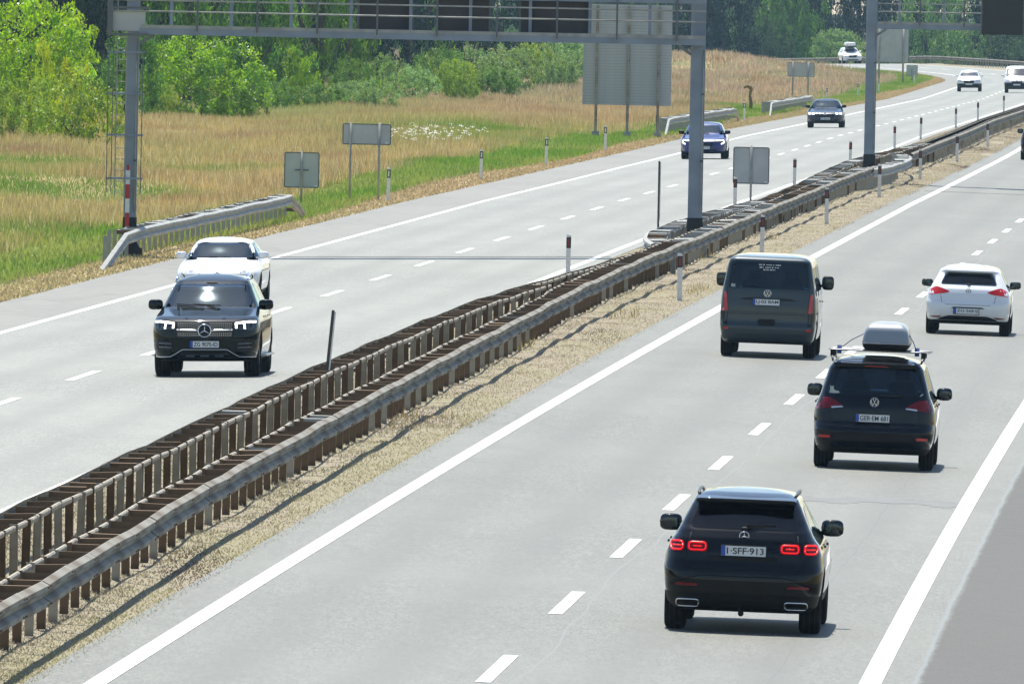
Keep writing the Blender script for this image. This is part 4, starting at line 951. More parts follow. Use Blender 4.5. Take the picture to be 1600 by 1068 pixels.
def guardrail(name, label, front, rear, side, Y0, Y1, style, rear_from=-1e9, group=None, hmul=1., pitch=2.0, far=False, zend=None):
    """front/rear: functions Y -> u of the W beam and of the rear strap; side +1 = beam faces right"""
    Ym = (Y0 + Y1) / 2; org = P(front(Ym), Ym); root = thing(name, label, 'guard rail', org, 0, group)
    loc = lambda v: Vector(v) - org
    bm_ = BEAM_G if style == 'galv' else BEAM; rm = REAR_G if style == 'galv' else REAR
    dz = lambda Y: (zend(Y) if zend else 0.) + .008 * math.sin(Y * .9) + .010 * math.sin(Y * .37 + 1)
    jl = .012
    def place(me, nm, f, Y, h, flip, L=4.0):
        a = P(f(Y), Y, h + dz(Y)); b = P(f(Y + L), Y + L, h + dz(Y + L))
        d = (b - a).normalized(); x = Vector((d.y, -d.x, 0)).normalized(); z = x.cross(d)
        if flip: M = Matrix((-x, -d, z)).transposed().to_4x4(); o0 = b
        else: M = Matrix((x, d, z)).transposed().to_4x4(); o0 = a
        k = random.uniform(-jl, jl) * .5
        M.translation = loc(o0) + Vector((k * .5, 0, k)); o = bpy.data.objects.new(nm, me); COL.objects.link(o); o.parent = root
        sc = (b - a).length / L; o.matrix_local = M @ Matrix.Diagonal((1, sc, 1, 1)); return o
    Y = Y0
    if far:
        for me, nm, f in ((bm_, 'beam', front),):
            mb = MB(); src = [tuple(v.co) for v in me.vertices[:16]]; ys = np.arange(Y0, Y1 + .1, 8.)
            for y in ys: mb.v += [tuple(loc(P(front(y), y, z_)) + Vector((side * d_, 0, 0))) for d_, _, z_ in src]
            n = 16
            for j in range(len(ys) - 1):
                for k in range(n): l = (k + 1) % n; mb.f.append((j * n + k, j * n + l, (j + 1) * n + l, (j + 1) * n + k)); mb.m.append(0); mb.sm.append(False)
            mb.build('beam', 'weathered_zinc', root)
        pm = MB(); sm_ = MB(); y = Y0
        while y < Y1:
            pm.box(loc(P(rear(y), y, .35)), (.1, .06, .78)); a = P(front(y), y, .68); b = P(rear(y), y, .68); sm_.bar(loc(a), loc(b), .06, .1); y += 4.0
        tag(pm.build('post', 'aged_steel', root), kind='stuff'); tag(sm_.build('spacer', 'rusty_steel', root), kind='stuff')
        mb = MB(); pts = [loc(P(rear(y), y, .68)) for y in np.arange(Y0, Y1, 8.)]
        for a, b in zip(pts[:-1], pts[1:]): mb.bar(a, b, .03, .1)
        mb.build('rear_rail', 'aged_steel', root); return root
    while Y < Y1 - .1:
        L = min(4.0, Y1 - Y)
        place(bm_, 'beam', front, Y, 0, side < 0, L if L > 1 else 4.); (place(rm, 'rear_rail', rear, Y, .69, False, L if L > 1 else 4.) if Y >= rear_from else None); Y += 4.0
    Y = Y0 + .3 if rear_from < 0 else rear_from - 3; k = 0
    while Y < Y1:
        uf, ur = front(Y), rear(Y); wd = abs(uf - ur); key = (style, round(wd, 2))
        if style == 'rust': pk = 0 if k % 2 else (1 if side < 0 or random.random() < .45 else 0)
        elif style == 'galv': pk = 2 if random.random() < .7 else 1
        else: pk = random.choice((0, 1, 1))
        o = link('post', POST[pk], root, loc(P(ur, Y, dz(Y)))); o.rotation_euler = (random.gauss(0, .012), random.gauss(0, .015), -heading(Y) + (PI if side < 0 else 0) + random.gauss(0, .06))
        if wd > .1 and Y >= rear_from:
            gv = style == 'galv' or (style == 'mixed' and (Y < 462 or 500 < Y < 590 or 615 < Y))
            sk = 'galvanised' if (gv and random.random() < .85) or (random.random() < .03) else 'rusty_steel'
            kk = (sk, round(wd - .02, 2))
            if kk not in SPC: SPC[kk] = spacer_mesh(sk, kk[1])
            o = link('spacer', SPC[kk], root, loc(P((uf + ur) / 2, Y + .05, .68 + dz(Y)))); o.rotation_euler = (random.gauss(0, .05), random.gauss(0, .02), -heading(Y) + random.gauss(0, .025))
        Y += pitch; k += 1
    return root
IP = lambda xs, ys: (lambda Y: float(np.interp(Y, xs, ys)))
A_f = IP([165, 200, 230, 270, 310, 330, 345, 362, 384, 600], [-.38, -.52, -.68, -.94, -1.04, -1.0, -.76, -.44, -.16, -.12])
A_r = lambda Y: A_f(Y) + .42
B_f = IP([165, 190, 211, 235, 260, 283, 308, 341, 373, 391, 448, 500, 577, 640, 740, 870, 2000], [1.66, 1.50, 1.30, 1.18, 1.03, .88, .76, .52, .44, .48, .50, .54, .56, .46, .52, .6, .6])
def B_r(Y): return B_f(Y) - (.42 if Y < 335 else .50)
guardrail('guard_rail', 'rusty guard rail on the left side of the median, its beam facing the oncoming lanes', A_f, A_r, -1, 165, 345, 'rust', group='rails along the median')
guardrail('guard_rail', 'long weathered guard rail on the right side of the median with rusty ladder spacers', B_f, B_r, 1, 163, 396, 'rust', group='rails along the median', zend=lambda Y: .07)
guardrail('guard_rail', 'straight guard rail passing right of the first gantry column in the median', B_f, B_r, 1, 396, 545, 'mixed', group='rails along the median', zend=lambda Y: .05)
D_f = lambda Y: B_f(Y) - .98
guardrail('guard_rail', 'short double guard rail closing the median before the first gantry column', lambda Y: A_f(Y) + .0, lambda Y: A_f(Y) + .05, -1, 345, 397, 'rust', group='rails along the median')
G_f = IP([396, 402, 412, 425, 440, 455, 470], [-.30, -.75, -1.08, -1.16, -1.02, -.75, -.45])
guardrail('guard_rail', 'bright galvanised guard rail bowing left around the first gantry column', G_f, lambda Y: G_f(Y) + .5, -1, 396, 470, 'galv', pitch=1.0, group='rails along the median')
E_f = IP([470, 500, 548, 570, 600, 640, 700, 900, 2000], [-.42, -.45, -.85, -.95, -.60, -.12, .0, .1, .1])
guardrail('guard_rail', 'guard rail left of the second gantry column, running on into the distance', E_f, lambda Y: E_f(Y) + .47, -1, 470, 640, 'mixed', group='rails along the median')
F_f = IP([545, 552, 565, 580, 590, 596], [.58, .85, .98, .92, .62, .2])
guardrail('guard_rail', 'galvanised guard rail with a rounded end right of the second gantry column', F_f, lambda Y: F_f(Y) - .48, 1, 545, 596, 'galv', pitch=1.0, group='rails along the median')
guardrail('guard_rail', 'distant guard rail on the left side of the median beyond the second gantry', lambda Y: -.1 + 0 * Y, lambda Y: .35, -1, 640, 1900, 'mixed', far=True, group='rails along the median')
guardrail('guard_rail', 'distant guard rail on the right side of the median beyond the second gantry', B_f, B_r, 1, 596, 1900, 'mixed', far=True, group='rails along the median')
def terminal(Y0, Y1, ramp=9.):
    return lambda Y: -.72 * max(0, 1 - (Y - Y0) / ramp) - .55 * max(0, 1 - (Y1 - Y) / 5.) ** 1.2
def verge_rail(label, u, Y0, Y1, col):
    f = lambda Y: u + .30 * max(0, 1 - (Y - Y0) / 13.)
    return guardrail('guard_rail', label, f, lambda Y: f(Y) - .46, 1, Y0, Y1, 'galv', rear_from=Y0 + 14, group='rails on the left verge', zend=terminal(Y0, Y1, 13.))
verge_rail('galvanised guard rail sloping to the ground beside the red and white striped column', -14.2, 401, 483, 0)
verge_rail('galvanised guard rail beside the blue hatchback, at the foot of the large sign', -14.7, 757, 873, 0)
verge_rail('small far guard rail under the distant two-legged sign', -14.9, 925, 1028, 0)

# ------------------------------------------------------------------ gantries
def gantry(name, label, Y, cols, x_end, hb, panels, black, ladder):
    """hb = under side of the lower beam; u positions from cols[0] to x_end"""
    o = P(cols[0], Y); root = thing(name, label, 'gantry', o, 0); X = lambda u: u - cols[0]; zoff = lambda u: gz(u, Y) - gz(cols[0], Y)
    def box(nm, c, d, m, par=None, rot=None): return MB().box(c, d, rot).build(nm, m, par or root)
    top = hb + 1.9
    for ci, u in enumerate(cols):
        z0 = zoff(u); mb = MB(); s_ = .32 if ci == 0 and ladder else .37
        mb.box((X(u), 0, z0 + .95 + (top - z0 - .95) / 2), (s_, s_, top - z0 - .95)); mb.build('column', 'gantry_steel', root)
        fb = MB(); fb.box((X(u), 0, z0 + .45), (s_ + .03, s_ + .03, 1.02)); fb.box((X(u), 0, z0 + .10), (s_ + .34, s_ + .34, .20)); fb.box((X(u), 0, z0 + .27), (s_ + .22, s_ + .22, .14), None, 0, .7)
        fb.build('column_foot', 'bitumen_black', root)
        for k in range(2):
            zz = z0 + 2.4 + k * 1.7; box('cable_clip', (X(u) + s_ / 2 - .05, -s_ / 2 - .02, zz), (.08, .04, .05), 'sign_edge')
        MB().tube([(X(u) + s_ / 2 - .05, -s_ / 2 - .02, z0 + 1.1), (X(u) + s_ / 2 - .05, -s_ / 2 - .02, hb - .1)], .016).build('cable', 'galvanised', root)
        for q in (1,):
            if ci > 0 or not ladder or True:
                sg = -1 if (ci == len(cols) - 1 and len(cols) > 1) else 1
                MB().bar((X(u) + sg * .15, 0, hb - .22), (X(u) + sg * .5, 0, hb + .01), .06, .08).build('knee_brace', 'gantry_steel', root)
    x0, x1 = X(cols[0]), X(x_end); xs0 = x0 + .16; 
    for y_ in (-.55, .55):
        box('lower_beam', ((xs0 + x1) / 2, y_, hb + .115), (x1 - xs0, .12, .17), 'gantry_steel'); box('upper_beam', ((xs0 + x1) / 2, y_, hb + 1.20), (x1 - xs0, .12, .24), 'gantry_steel')
    box('catwalk', ((xs0 + x1) / 2, 0, hb + .205), (x1 - xs0, .97, .03), 'galvanised')
    n = int((x1 - x0) / 1.55)
    for k in range(n + 1):
        x = x0 + .95 + k * 1.52
        if x > x1 - .1: break
        box('truss_strut', (x, .55, hb + .66), (.08, .08, .86), 'gantry_steel')
        x2 = x + .68
        if x2 < x1: box('rail_post', (x2, -.66, hb + .75), (.05, .05, 1.25), 'gantry_rail'); box('rail_bracket', (x2, -.635, hb + .18), (.09, .06, .14), 'galvanised')
    xa = x0 - (.55 if ladder else -.2)
    for zz in (hb + .62, hb + .90, hb + 1.3): MB().tube([(xa, -.66, zz), (x1, -.66, zz)], .020).build('handrail', 'galvanised', root)
    box('toe_board', ((x0 + .2 + x1) / 2, -.625, hb + .235), (x1 - x0 - .2, .012, .08), 'galvanised')
    for (ua, ub, za, zb, m) in panels:
        p = box('sign_panel', ((X(ua) + X(ub)) / 2, .72, hb + (za + zb) / 2), (ub - ua, .08, zb - za), m)
        for q in (ua, ub): box('panel_frame', (X(q), .655, hb + (za + zb) / 2), (.05, .045, zb - za), 'sign_edge', p)
    if ladder:
        for xx in (-.30, -.78): 
            pass
        for sx in (-.34, -.10): MB().bar((sx - .05, -.42, 1.5), (sx - .05, -.42, hb + 1.3), .03, .03).build('ladder_stile', 'galvanised', root)
        rg = MB()
        for k in range(16): rg.tube([(-.39, -.42, 1.6 + k * .28), (-.15, -.42, 1.6 + k * .28)], .012, 6)
        for k in range(16): MB().tube([(-.39, -.42, 1.6 + k * .28), (-.15, -.42, 1.6 + k * .28)], .012, 6).build('rung', 'galvanised', root)
        for zz in (1.95, 3.05, 4.1, 5.15): MB().bar((-.62, -.62, zz), (.30, -.30, zz), .05, .05).build('cage_hoop', 'gantry_steel', root)
        for xx in (-.60, -.48, .27): MB().bar((xx, -.66, 1.6), (xx, -.66, hb), .022, .022).build('cage_bar', 'gantry_rail', root)
        box('cage_corner', (x0 - .58, -.66, hb + .72), (.14, .06, 1.4), 'gantry_rail'); box('cage_frame', (x0 - .1, -.66, hb + .02), (1.0, .05, .06), 'gantry_rail')
        box('mesh_guard', (x0 - .12, -.60, hb + .36), (.86, .012, .50), 'sign_back'); box('cage_beam', (x0 - .1, -.66, hb + .70), (1.0, .05, .06), 'gantry_rail')
    return root
g1 = gantry('gantry', 'grey walkway gantry with brown panels spanning the oncoming lanes', 421, (-14.66, -.31), -.13, 5.58,
       [(-8.96, -7.58, .22, 2.0, 'brown_panel'), (-6.95, -5.62, .22, 2.0, 'brown_panel'), (-4.85, -3.1, .22, 2.0, 'brown_panel')], True, True)
g2 = gantry('gantry', 'grey gantry over the right lanes with a black display, mounted on the second median column', 570, (-.24,), 15.2, 5.25, [], True, False)
disp = MB().box((4.46, -.86, 6.35), (1.38, .35, 2.4)).build('display', 'display_black', g2)
fr = MB()
for sx in (-1, 1): fr.box((4.46 + sx * .725, -.86, 6.35), (.03, .40, 2.44))
fr.build('display_frame', 'sign_edge', disp)
MB().box((15.1, 0, 2.7), (.37, .37, 7.6)).build('column', 'gantry_steel', g2)
# striped marker plank beside the ladder column
sp = thing('marker_plank', 'red and white striped warning plank standing in front of the left gantry column', 'warning plank', P(-14.70, 420.6))
for k in range(6): MB().box((0, 0, .18 + k * .36), (.11, .03, .358), mi=0).build('stripe', 'stripe_red' if k % 2 == 0 else 'post_white', sp)
MB().box((0, 0, 2.22), (.06, .03, .14)).build('tip', 'stripe_red', sp)

# ------------------------------------------------------------------ signs, delineators, small things
def sign_back(label, u, Y, wd, ht, z0, posts, planks=0, clips=True, post_r=.035):
    t = thing('road_sign', label, 'sign', P(u, Y), -heading(Y) * .5)
    if planks:
        ph = ht / planks; me = MB().box((0, 0, 0), (wd, .03, ph * .9)).box((0, -.02, -ph * .42), (wd, .03, .02), None, 0).mesh('plank', ['sign_back'])
        for k in range(planks): link('plank', me, t, (random.uniform(-.006, .006), random.uniform(-.003, .003), z0 + ph * (k + .5)))
        MB().box((0, .02, z0 + ht / 2), (wd - .03, .012, ht - .03)).build('sign_face', 'plate_blue', t)
        for sx in (-1, 1): MB().box((sx * (wd / 2 + .012), 0, z0 + ht / 2), (.024, .06, ht)).build('edge_trim', 'sign_back', t)
    else:
        mb = MB(); pl = rnd([(-wd / 2, z0), (wd / 2, z0), (wd / 2, z0 + ht), (-wd / 2, z0 + ht)], .05); n = len(pl)
        mb.add([(x, -.008, z) for x, z in pl] + [(x, .008, z) for x, z in pl], [tuple(range(n)), tuple(range(n, 2 * n))[::-1]] + [(k, n + k, n + (k + 1) % n, (k + 1) % n) for k in range(n)])
        mb.build('panel', 'sign_back', t)
        rm = MB()
        for a, b in zip(pl, pl[1:] + pl[:1]): rm.bar((a[0], -.012, a[1]), (b[0], -.012, b[1]), .03, .018, up=(0, 1, 0))
        rm.build('panel_rim', 'sign_edge', t)
        MB().box((wd * .42, -.012, z0 + .05), (.09, .004, .03)).build('maker_plate', 'plate_white', t)
    for x in posts:
        top = z0 + ht + (.06 if not planks else -.05)
        if planks: 
            pm = MB(); pm.box((x, -.10, top / 2), (.12, .02, top)); pm.box((x, -.16, top / 2), (.03, .10, top)); pm.build('post', 'aged_steel', t)
            fo_ = MB().box((x, -.12, .12), (.34, .34, .24)).build('post_footing', 'concrete', t)
        else: MB().tube([(x, -.05, -.1), (x, -.05, top)], post_r, 8).build('post', 'galvanised', t)
        if clips:
            for zz in (z0 + ht * .25, z0 + ht * .75) if len(posts) > 1 else (z0 + ht * .5,): MB().box((x, -.028, zz), (.42 if len(posts) == 1 else .12, .03, .04)).build('clamp', 'sign_edge', t)
    return t
sign_back('square grey sign back on one post beyond the end of the left guard rail', -16.4, 517.0, 1.07, 1.08, .30 + .1, (0,))
sign_back('wide grey sign back on two tall posts beside the left lanes', -14.6, 520.5, 1.50, .63, 1.74, (-.50, .40), clips=False)
sign_back('square grey sign back standing in the median between the gantries', -2.35, 516.0, 1.10, 1.12, .62, (0,), clips=False)
sign_back('very large plank-backed direction sign on three steel posts in the meadow', -15.9, 750, 3.96, 4.55, 1.42, (-1.38, .05, 1.42), planks=34)
sign_back('small distant grey sign back on two posts at the edge of the meadow', -18.5, 1128, 1.80, .92, 1.55, (-.55, .5), clips=False, post_r=.06)
sign_back('pale big sign far away right of the second gantry column', -17.2, 1345, 2.75, 2.7, 1.6, (-1.0, .95), clips=False, post_r=.08)
sign_back('tiny dark sign by the far bend beside the pale big sign', -15.9, 1372, .9, .9, .35, (0,), clips=False, post_r=.06)
def delineator():
    r = thing('delineator_post', '', '', (0, 0, 0)); mb = MB()
    pr = [(-.055, -.03), (.055, -.03), (.045, .045), (-.045, .045)]
    mb.add([(x, y, -.05) for x, y in pr] + [(x, y, .72) for x, y in pr], [(0, 1, 2, 3)[::-1], (4, 5, 6, 7)] + [(k, (k + 1) % 4, 4 + (k + 1) % 4, 4 + k) for k in range(4)])
    mb.add([(x, y, .98) for x, y in pr] + [(x, y, 1.05 if x < 0 else 1.02) for x, y in pr], [(0, 1, 2, 3)[::-1], (4, 5, 6, 7)] + [(k, (k + 1) % 4, 4 + (k + 1) % 4, 4 + k) for k in range(4)])
    mb.build('post_body', 'post_white', r)
    p2 = [(-.056, -.031), (.056, -.031), (.046, .046), (-.046, .046)]
    MB().add([(x, y, .72) for x, y in p2] + [(x, y, .98) for x, y in p2], [(0, 1, 2, 3)[::-1], (4, 5, 6, 7)] + [(k, (k + 1) % 4, 4 + (k + 1) % 4, 4 + k) for k in range(4)]).build('black_band', 'reflector_black', r)
    MB().box((0, -.036, .85), (.05, .012, .18)).build('reflector', 'reflector_red', r)
    return r
DEL = delineator(); first = True
def put_del(u, Y, label, group, red, lean=0.):
    global first
    r = DEL if first else copy_tree(DEL); first = False
    r.location = P(u, Y); r.rotation_euler = (random.gauss(0, .02), lean + random.gauss(0, .01), -heading(Y) + random.gauss(0, .1)); tag(r, label, 'delineator', group)
    for ch in r.children:
        if ch.name.startswith('reflector'):
            if not red: ch.material_slots[0].link = 'OBJECT'; ch.material_slots[0].material = MATS['reflector_white']
    return r
bpy.context.view_layer.update()
nb = ['left of the grey van, nearest of its row', 'just behind the first median gantry column on the right', 'on the dry strip right of the median sign', 'in front of the second gantry column', 'just beyond the second gantry column', 'second beyond the second gantry on the right strip', 'farthest of the row on the right strip']
for k, (Y, u) in enumerate([(368, 1.45), (424, 1.3), (476, 1.3), (532, 1.2), (583, 1.2), (641, 1.2), (706, 1.2)]): put_del(u, Y, 'white post, red reflector, ' + nb[k], 'delineators right of the median', True)
nb = ['nearest of the row left of the median', 'close to the left of the square median sign', 'first to the right of the square median sign', 'left of the second gantry column', 'just right of the second gantry column', 'second to the right of the second gantry', 'third to the right of the second gantry', 'fourth to the right of the second gantry', 'farthest of the row left of the median']
for k, (Y, u) in enumerate([(392, -2.15), (499, -2.2), (552, -2.2), (615, -2.2), (690, -2.4), (742, -2.4), (822, -2.3), (886, -2.3), (975, -2.3)]): put_del(u, Y, 'white post, dark red reflector, ' + nb[k], 'delineators left of the median', True)
nb = ['beside the wide sign on two posts', 'second along the left verge', 'third along the left verge', 'fourth along the left verge, before the very large sign', 'at the right leg of the very large sign', 'between the two far guard rails', 'beyond the slate saloon', 'left of the second gantry column', 'right of the second gantry column', 'at the tip of the grass by the far bend']
for k, (Y, u) in enumerate([(519, -13.8), (578, -14.0), (626, -14.0), (684, -14.2), (750, -14.5), (874, -14.4), (1085, -15.6), (1165, -15.5), (1215, -15.2), (1330, -15.0)]): put_del(u, Y, 'white post, pale reflector, ' + nb[k], 'delineators on the left verge', False)
# two tall marker boards seen edge on
mat('marker_grey', (.05, .055, .05), .6, noise=(5, (.09, .07, .05), .45, .7))
def marker(label, u, Y, h, lean, z0=.0, both=True):
    r = thing('marker_board', label, 'marker board', P(u, Y)); r.rotation_euler = (0, lean, 0)
    MB().tube([(0, 0, -.1), (0, 0, h * .22 + z0)], .03).build('marker_post', 'stripe_red' if both else 'aged_steel', r)
    MB().box((0, .05, z0 + h * .58), (.05, .30, h * .80)).build('board', 'marker_grey', r)
    MB().box((.036, .02, z0 + h * .62), (.022, .26, h * .70)).build('board_face', 'post_white', r)
    return r
marker('leaning dark marker board with a white edge rising from the near median rail', -.70, 272, 1.50, .085, .25)
marker('thin upright dark marker board before the first gantry column', -2.03, 440, 2.2, 0., .05, False)
stk = thing('wooden_stake', 'crooked old brown stake with a hooked top standing in the dry meadow', 'stake', P(-16.8, 962))
MB().tube([(0, 0, -.1), (.03, 0, .5), (-.04, 0, 1.0), (.02, 0, 1.35), (-.05, 0, 1.5)], [.11, .10, .08, .10, .13], 7).build('shaft', 'old_wood', stk)
MB().tube([(0, 0, 1.40), (-.22, 0, 1.52), (-.40, 0, 1.40)], [.12, .11, .06], 6).build('hooked_top', 'old_wood', stk)

# ------------------------------------------------------------------ grass, bushes, trees
def veg_mat(name, trans=.35, gloss=.35, rough=.5):
    m = bpy.data.materials.new(name); m.use_nodes = True; t = m.node_tree; t.nodes.clear(); MATS[name] = m
    o = N(t, 'ShaderNodeOutputMaterial'); a = N(t, 'ShaderNodeAttribute', attribute_name='tint'); oi = N(t, 'ShaderNodeObjectInfo')
    mu = N(t, 'ShaderNodeMix', data_type='RGBA', blend_type='MULTIPLY'); mu.inputs[0].default_value = 1
    t.links.new(a.outputs['Color'], mu.inputs[6]); t.links.new(oi.outputs['Color'], mu.inputs[7])
    b = N(t, 'ShaderNodeBsdfPrincipled'); b.inputs['Roughness'].default_value = rough; b.inputs['Specular IOR Level'].default_value = gloss
    tr = N(t, 'ShaderNodeBsdfTranslucent'); hs = N(t, 'ShaderNodeHueSaturation'); hs.inputs['Value'].default_value = 1.25; hs.inputs['Saturation'].default_value = 1.1; hs.inputs['Hue'].default_value = .49
    t.links.new(mu.outputs[2], b.inputs['Base Color']); t.links.new(mu.outputs[2], hs.inputs['Color']); t.links.new(hs.outputs[0], tr.inputs[0])
    mx = N(t, 'ShaderNodeMixShader'); mx.inputs[0].default_value = trans
    t.links.new(b.outputs[0], mx.inputs[1]); t.links.new(tr.outputs[0], mx.inputs[2]); t.links.new(mx.outputs[0], o.inputs[0]); return m
veg_mat('foliage', .42, .35, .45); veg_mat('foliage_dark', .16, .2, .6); veg_mat('grass_blades', .35, .2, .6)
def blades(name, X, Y, Z, h, wd, lean, col):
    n = len(X); a = RNG.uniform(0, 2 * PI, n); dx, dy = np.cos(a) * wd / 2, np.sin(a) * wd / 2
    la = RNG.uniform(0, 2 * PI, n); lx, ly = np.cos(la) * lean * h, np.sin(la) * lean * h
    V = np.zeros((n, 3, 3)); V[:, 0] = np.stack([X - dx, Y - dy, Z], -1); V[:, 1] = np.stack([X + dx, Y + dy, Z], -1)
    V[:, 2] = np.stack([X + lx, Y + ly, Z + h], -1)
    o = link(name, np_mesh(name, V, 3, 'grass_blades', col)); tag(o, kind='stuff'); return o
def wave(x, y, s, seed):
    r = np.random.default_rng(seed); v = 0
    for k in range(5):
        a = r.uniform(0, 2 * PI); f = r.uniform(.6, 1.7) * s; v = v + np.sin((x * np.cos(a) + y * .22 * np.sin(a)) * f + r.uniform(0, 6.28))
    return v / 3.2
def lerp(a, b, t): t = np.clip(t, 0, 1)[:, None]; return np.array(a)[None] * (1 - t) + np.array(b)[None] * t if np.ndim(a) == 1 else a * (1 - t) + np.array(b)[None] * t
def strew(n, u0, u1, Y0, Y1, bias=1.0):
    t = RNG.uniform(0, 1, n) ** bias; Y = Y0 + (Y1 - Y0) * t; u = RNG.uniform(u0, u1, n); return u, Y
def zz_(u, Y): return zu(u) + zp(Y) + hump(u, Y)
# dry median grass
u, Y = strew(300000, -2.25, 1.98, 160, 1000, 2.0)
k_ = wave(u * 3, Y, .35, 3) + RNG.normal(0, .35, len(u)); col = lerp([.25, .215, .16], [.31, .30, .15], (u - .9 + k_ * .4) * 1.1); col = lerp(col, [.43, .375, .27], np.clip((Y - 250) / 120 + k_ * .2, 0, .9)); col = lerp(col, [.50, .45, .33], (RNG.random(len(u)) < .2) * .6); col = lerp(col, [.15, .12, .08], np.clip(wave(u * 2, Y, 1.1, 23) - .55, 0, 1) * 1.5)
hh = RNG.uniform(.012, .04, len(u)) * (1 + np.clip((Y - 500) / 400, 0, 1)) * (1 + .7 * (wave(u * 2, Y, .6, 9) > .5)); thin = wave(u * 2.3, Y, .8, 17) > -1.1
u, Y, col, hh = u[thin], Y[thin], col[thin], hh[thin]
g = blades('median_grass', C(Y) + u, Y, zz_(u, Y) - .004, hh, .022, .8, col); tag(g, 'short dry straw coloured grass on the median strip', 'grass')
u, Y = strew(16000, -.3, 1.9, 162, 460, 1.2); cl = (wave(u * 5, Y, .9, 21) > .75) & ((u < .9) | (RNG.random(len(u)) < .35)); u, Y = u[cl], Y[cl]
g = blades('median_weeds', C(Y) + u, Y, zz_(u, Y), RNG.uniform(.08, .24, len(u)), .02, .35, lerp([.26, .25, .09], [.36, .26, .12], RNG.random(len(u)))); tag(g, 'taller weeds growing at the feet of the median guard rails', 'weeds')
# left verge: orange mown strip, green strip, tall meadow
u, Y = strew(70000, -15.4, -13.15, 335, 1500, 1.3); col = lerp([.42, .32, .18], [.37, .33, .17], RNG.random(len(u)) + wave(u, Y, .2, 31) * .5)
g = blades('verge_grass', C(Y) + u, Y, zz_(u, Y), RNG.uniform(.03, .10, len(u)), .05, .5, col); tag(g, 'short orange dry grass along the left road edge', 'grass')
u, Y = strew(130000, -18.8, -14.4, 335, 1500, 1.25); u = u + .8 * wave(u * 0, Y, .12, 8); col = lerp([.16, .28, .05], [.30, .34, .10], wave(u, Y, .5, 41) * .9 + RNG.random(len(u)) * .7)
g = blades('green_grass', C(Y) + u, Y, zz_(u, Y), RNG.uniform(.06, .22, len(u)), .05, .4, col); tag(g, 'fresh green grass strip behind the orange verge', 'grass')
def meadow(n, u0, u1, Y0, Y1, seed, wd, hs=1.):
    u, Y = strew(n, u0, u1, Y0, Y1, 1.2); X = C(Y) + u; w1 = wave(u, Y, .22, seed); w2 = wave(u, Y, .55, seed + 1); w3 = wave(u, Y, .12, seed + 2)
    gp = np.clip((w1 - .35) * 3, 0, 1); h = RNG.uniform(.28, .62, n) * (1 + .25 * w2) * (1 - .45 * gp) * hs
    near = np.clip((u + 22) / 4, 0, 1) * 0 + 0
    col = lerp([.46, .36, .15], [.36, .24, .13], w2 * .6 + RNG.random(n) * .3); col = lerp(col, [.56, .49, .30], (RNG.random(n) < .30) * .8)
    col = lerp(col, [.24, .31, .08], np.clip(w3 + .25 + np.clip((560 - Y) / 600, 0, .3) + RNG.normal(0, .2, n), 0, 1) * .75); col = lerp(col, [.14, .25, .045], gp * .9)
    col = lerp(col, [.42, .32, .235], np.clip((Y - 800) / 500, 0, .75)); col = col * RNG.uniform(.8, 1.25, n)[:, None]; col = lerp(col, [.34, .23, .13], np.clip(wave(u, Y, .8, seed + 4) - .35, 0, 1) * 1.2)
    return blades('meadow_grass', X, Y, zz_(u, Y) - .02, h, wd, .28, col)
tag(meadow(330000, -46, -17.6, 335, 1000, 50, .035, .8), 'tall dry golden meadow grass left of the motorway', 'grass')
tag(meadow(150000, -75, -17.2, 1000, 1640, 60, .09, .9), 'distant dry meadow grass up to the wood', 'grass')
# white umbel flowers behind the wide sign
fu, fY = strew(110, -22.2, -18.8, 645, 685); fh = RNG.uniform(.6, 1.0, len(fu)); V = []
for a, b, h in zip(fu, fY, fh):
    c_ = P(a, b, h)
    for k in range(5):
        q = c_ + Vector((random.uniform(-.08, .08), random.uniform(-.08, .08), random.uniform(-.03, .03))); s_ = .012
        V.append([q + Vector((-s_, 0, -s_ * .3)), q + Vector((s_, 0, -s_ * .3)), q + Vector((s_, .03, s_)), q + Vector((-s_, .03, s_))])
V = np.array([[tuple(p) for p in q] for q in V]); tag(link('white_flowers', np_mesh('white_flowers', V, 4, 'grass_blades', np.full((len(V), 3), .75)), None), 'patch of white umbel flowers in the meadow behind the wide sign', 'flowers', kind='stuff')

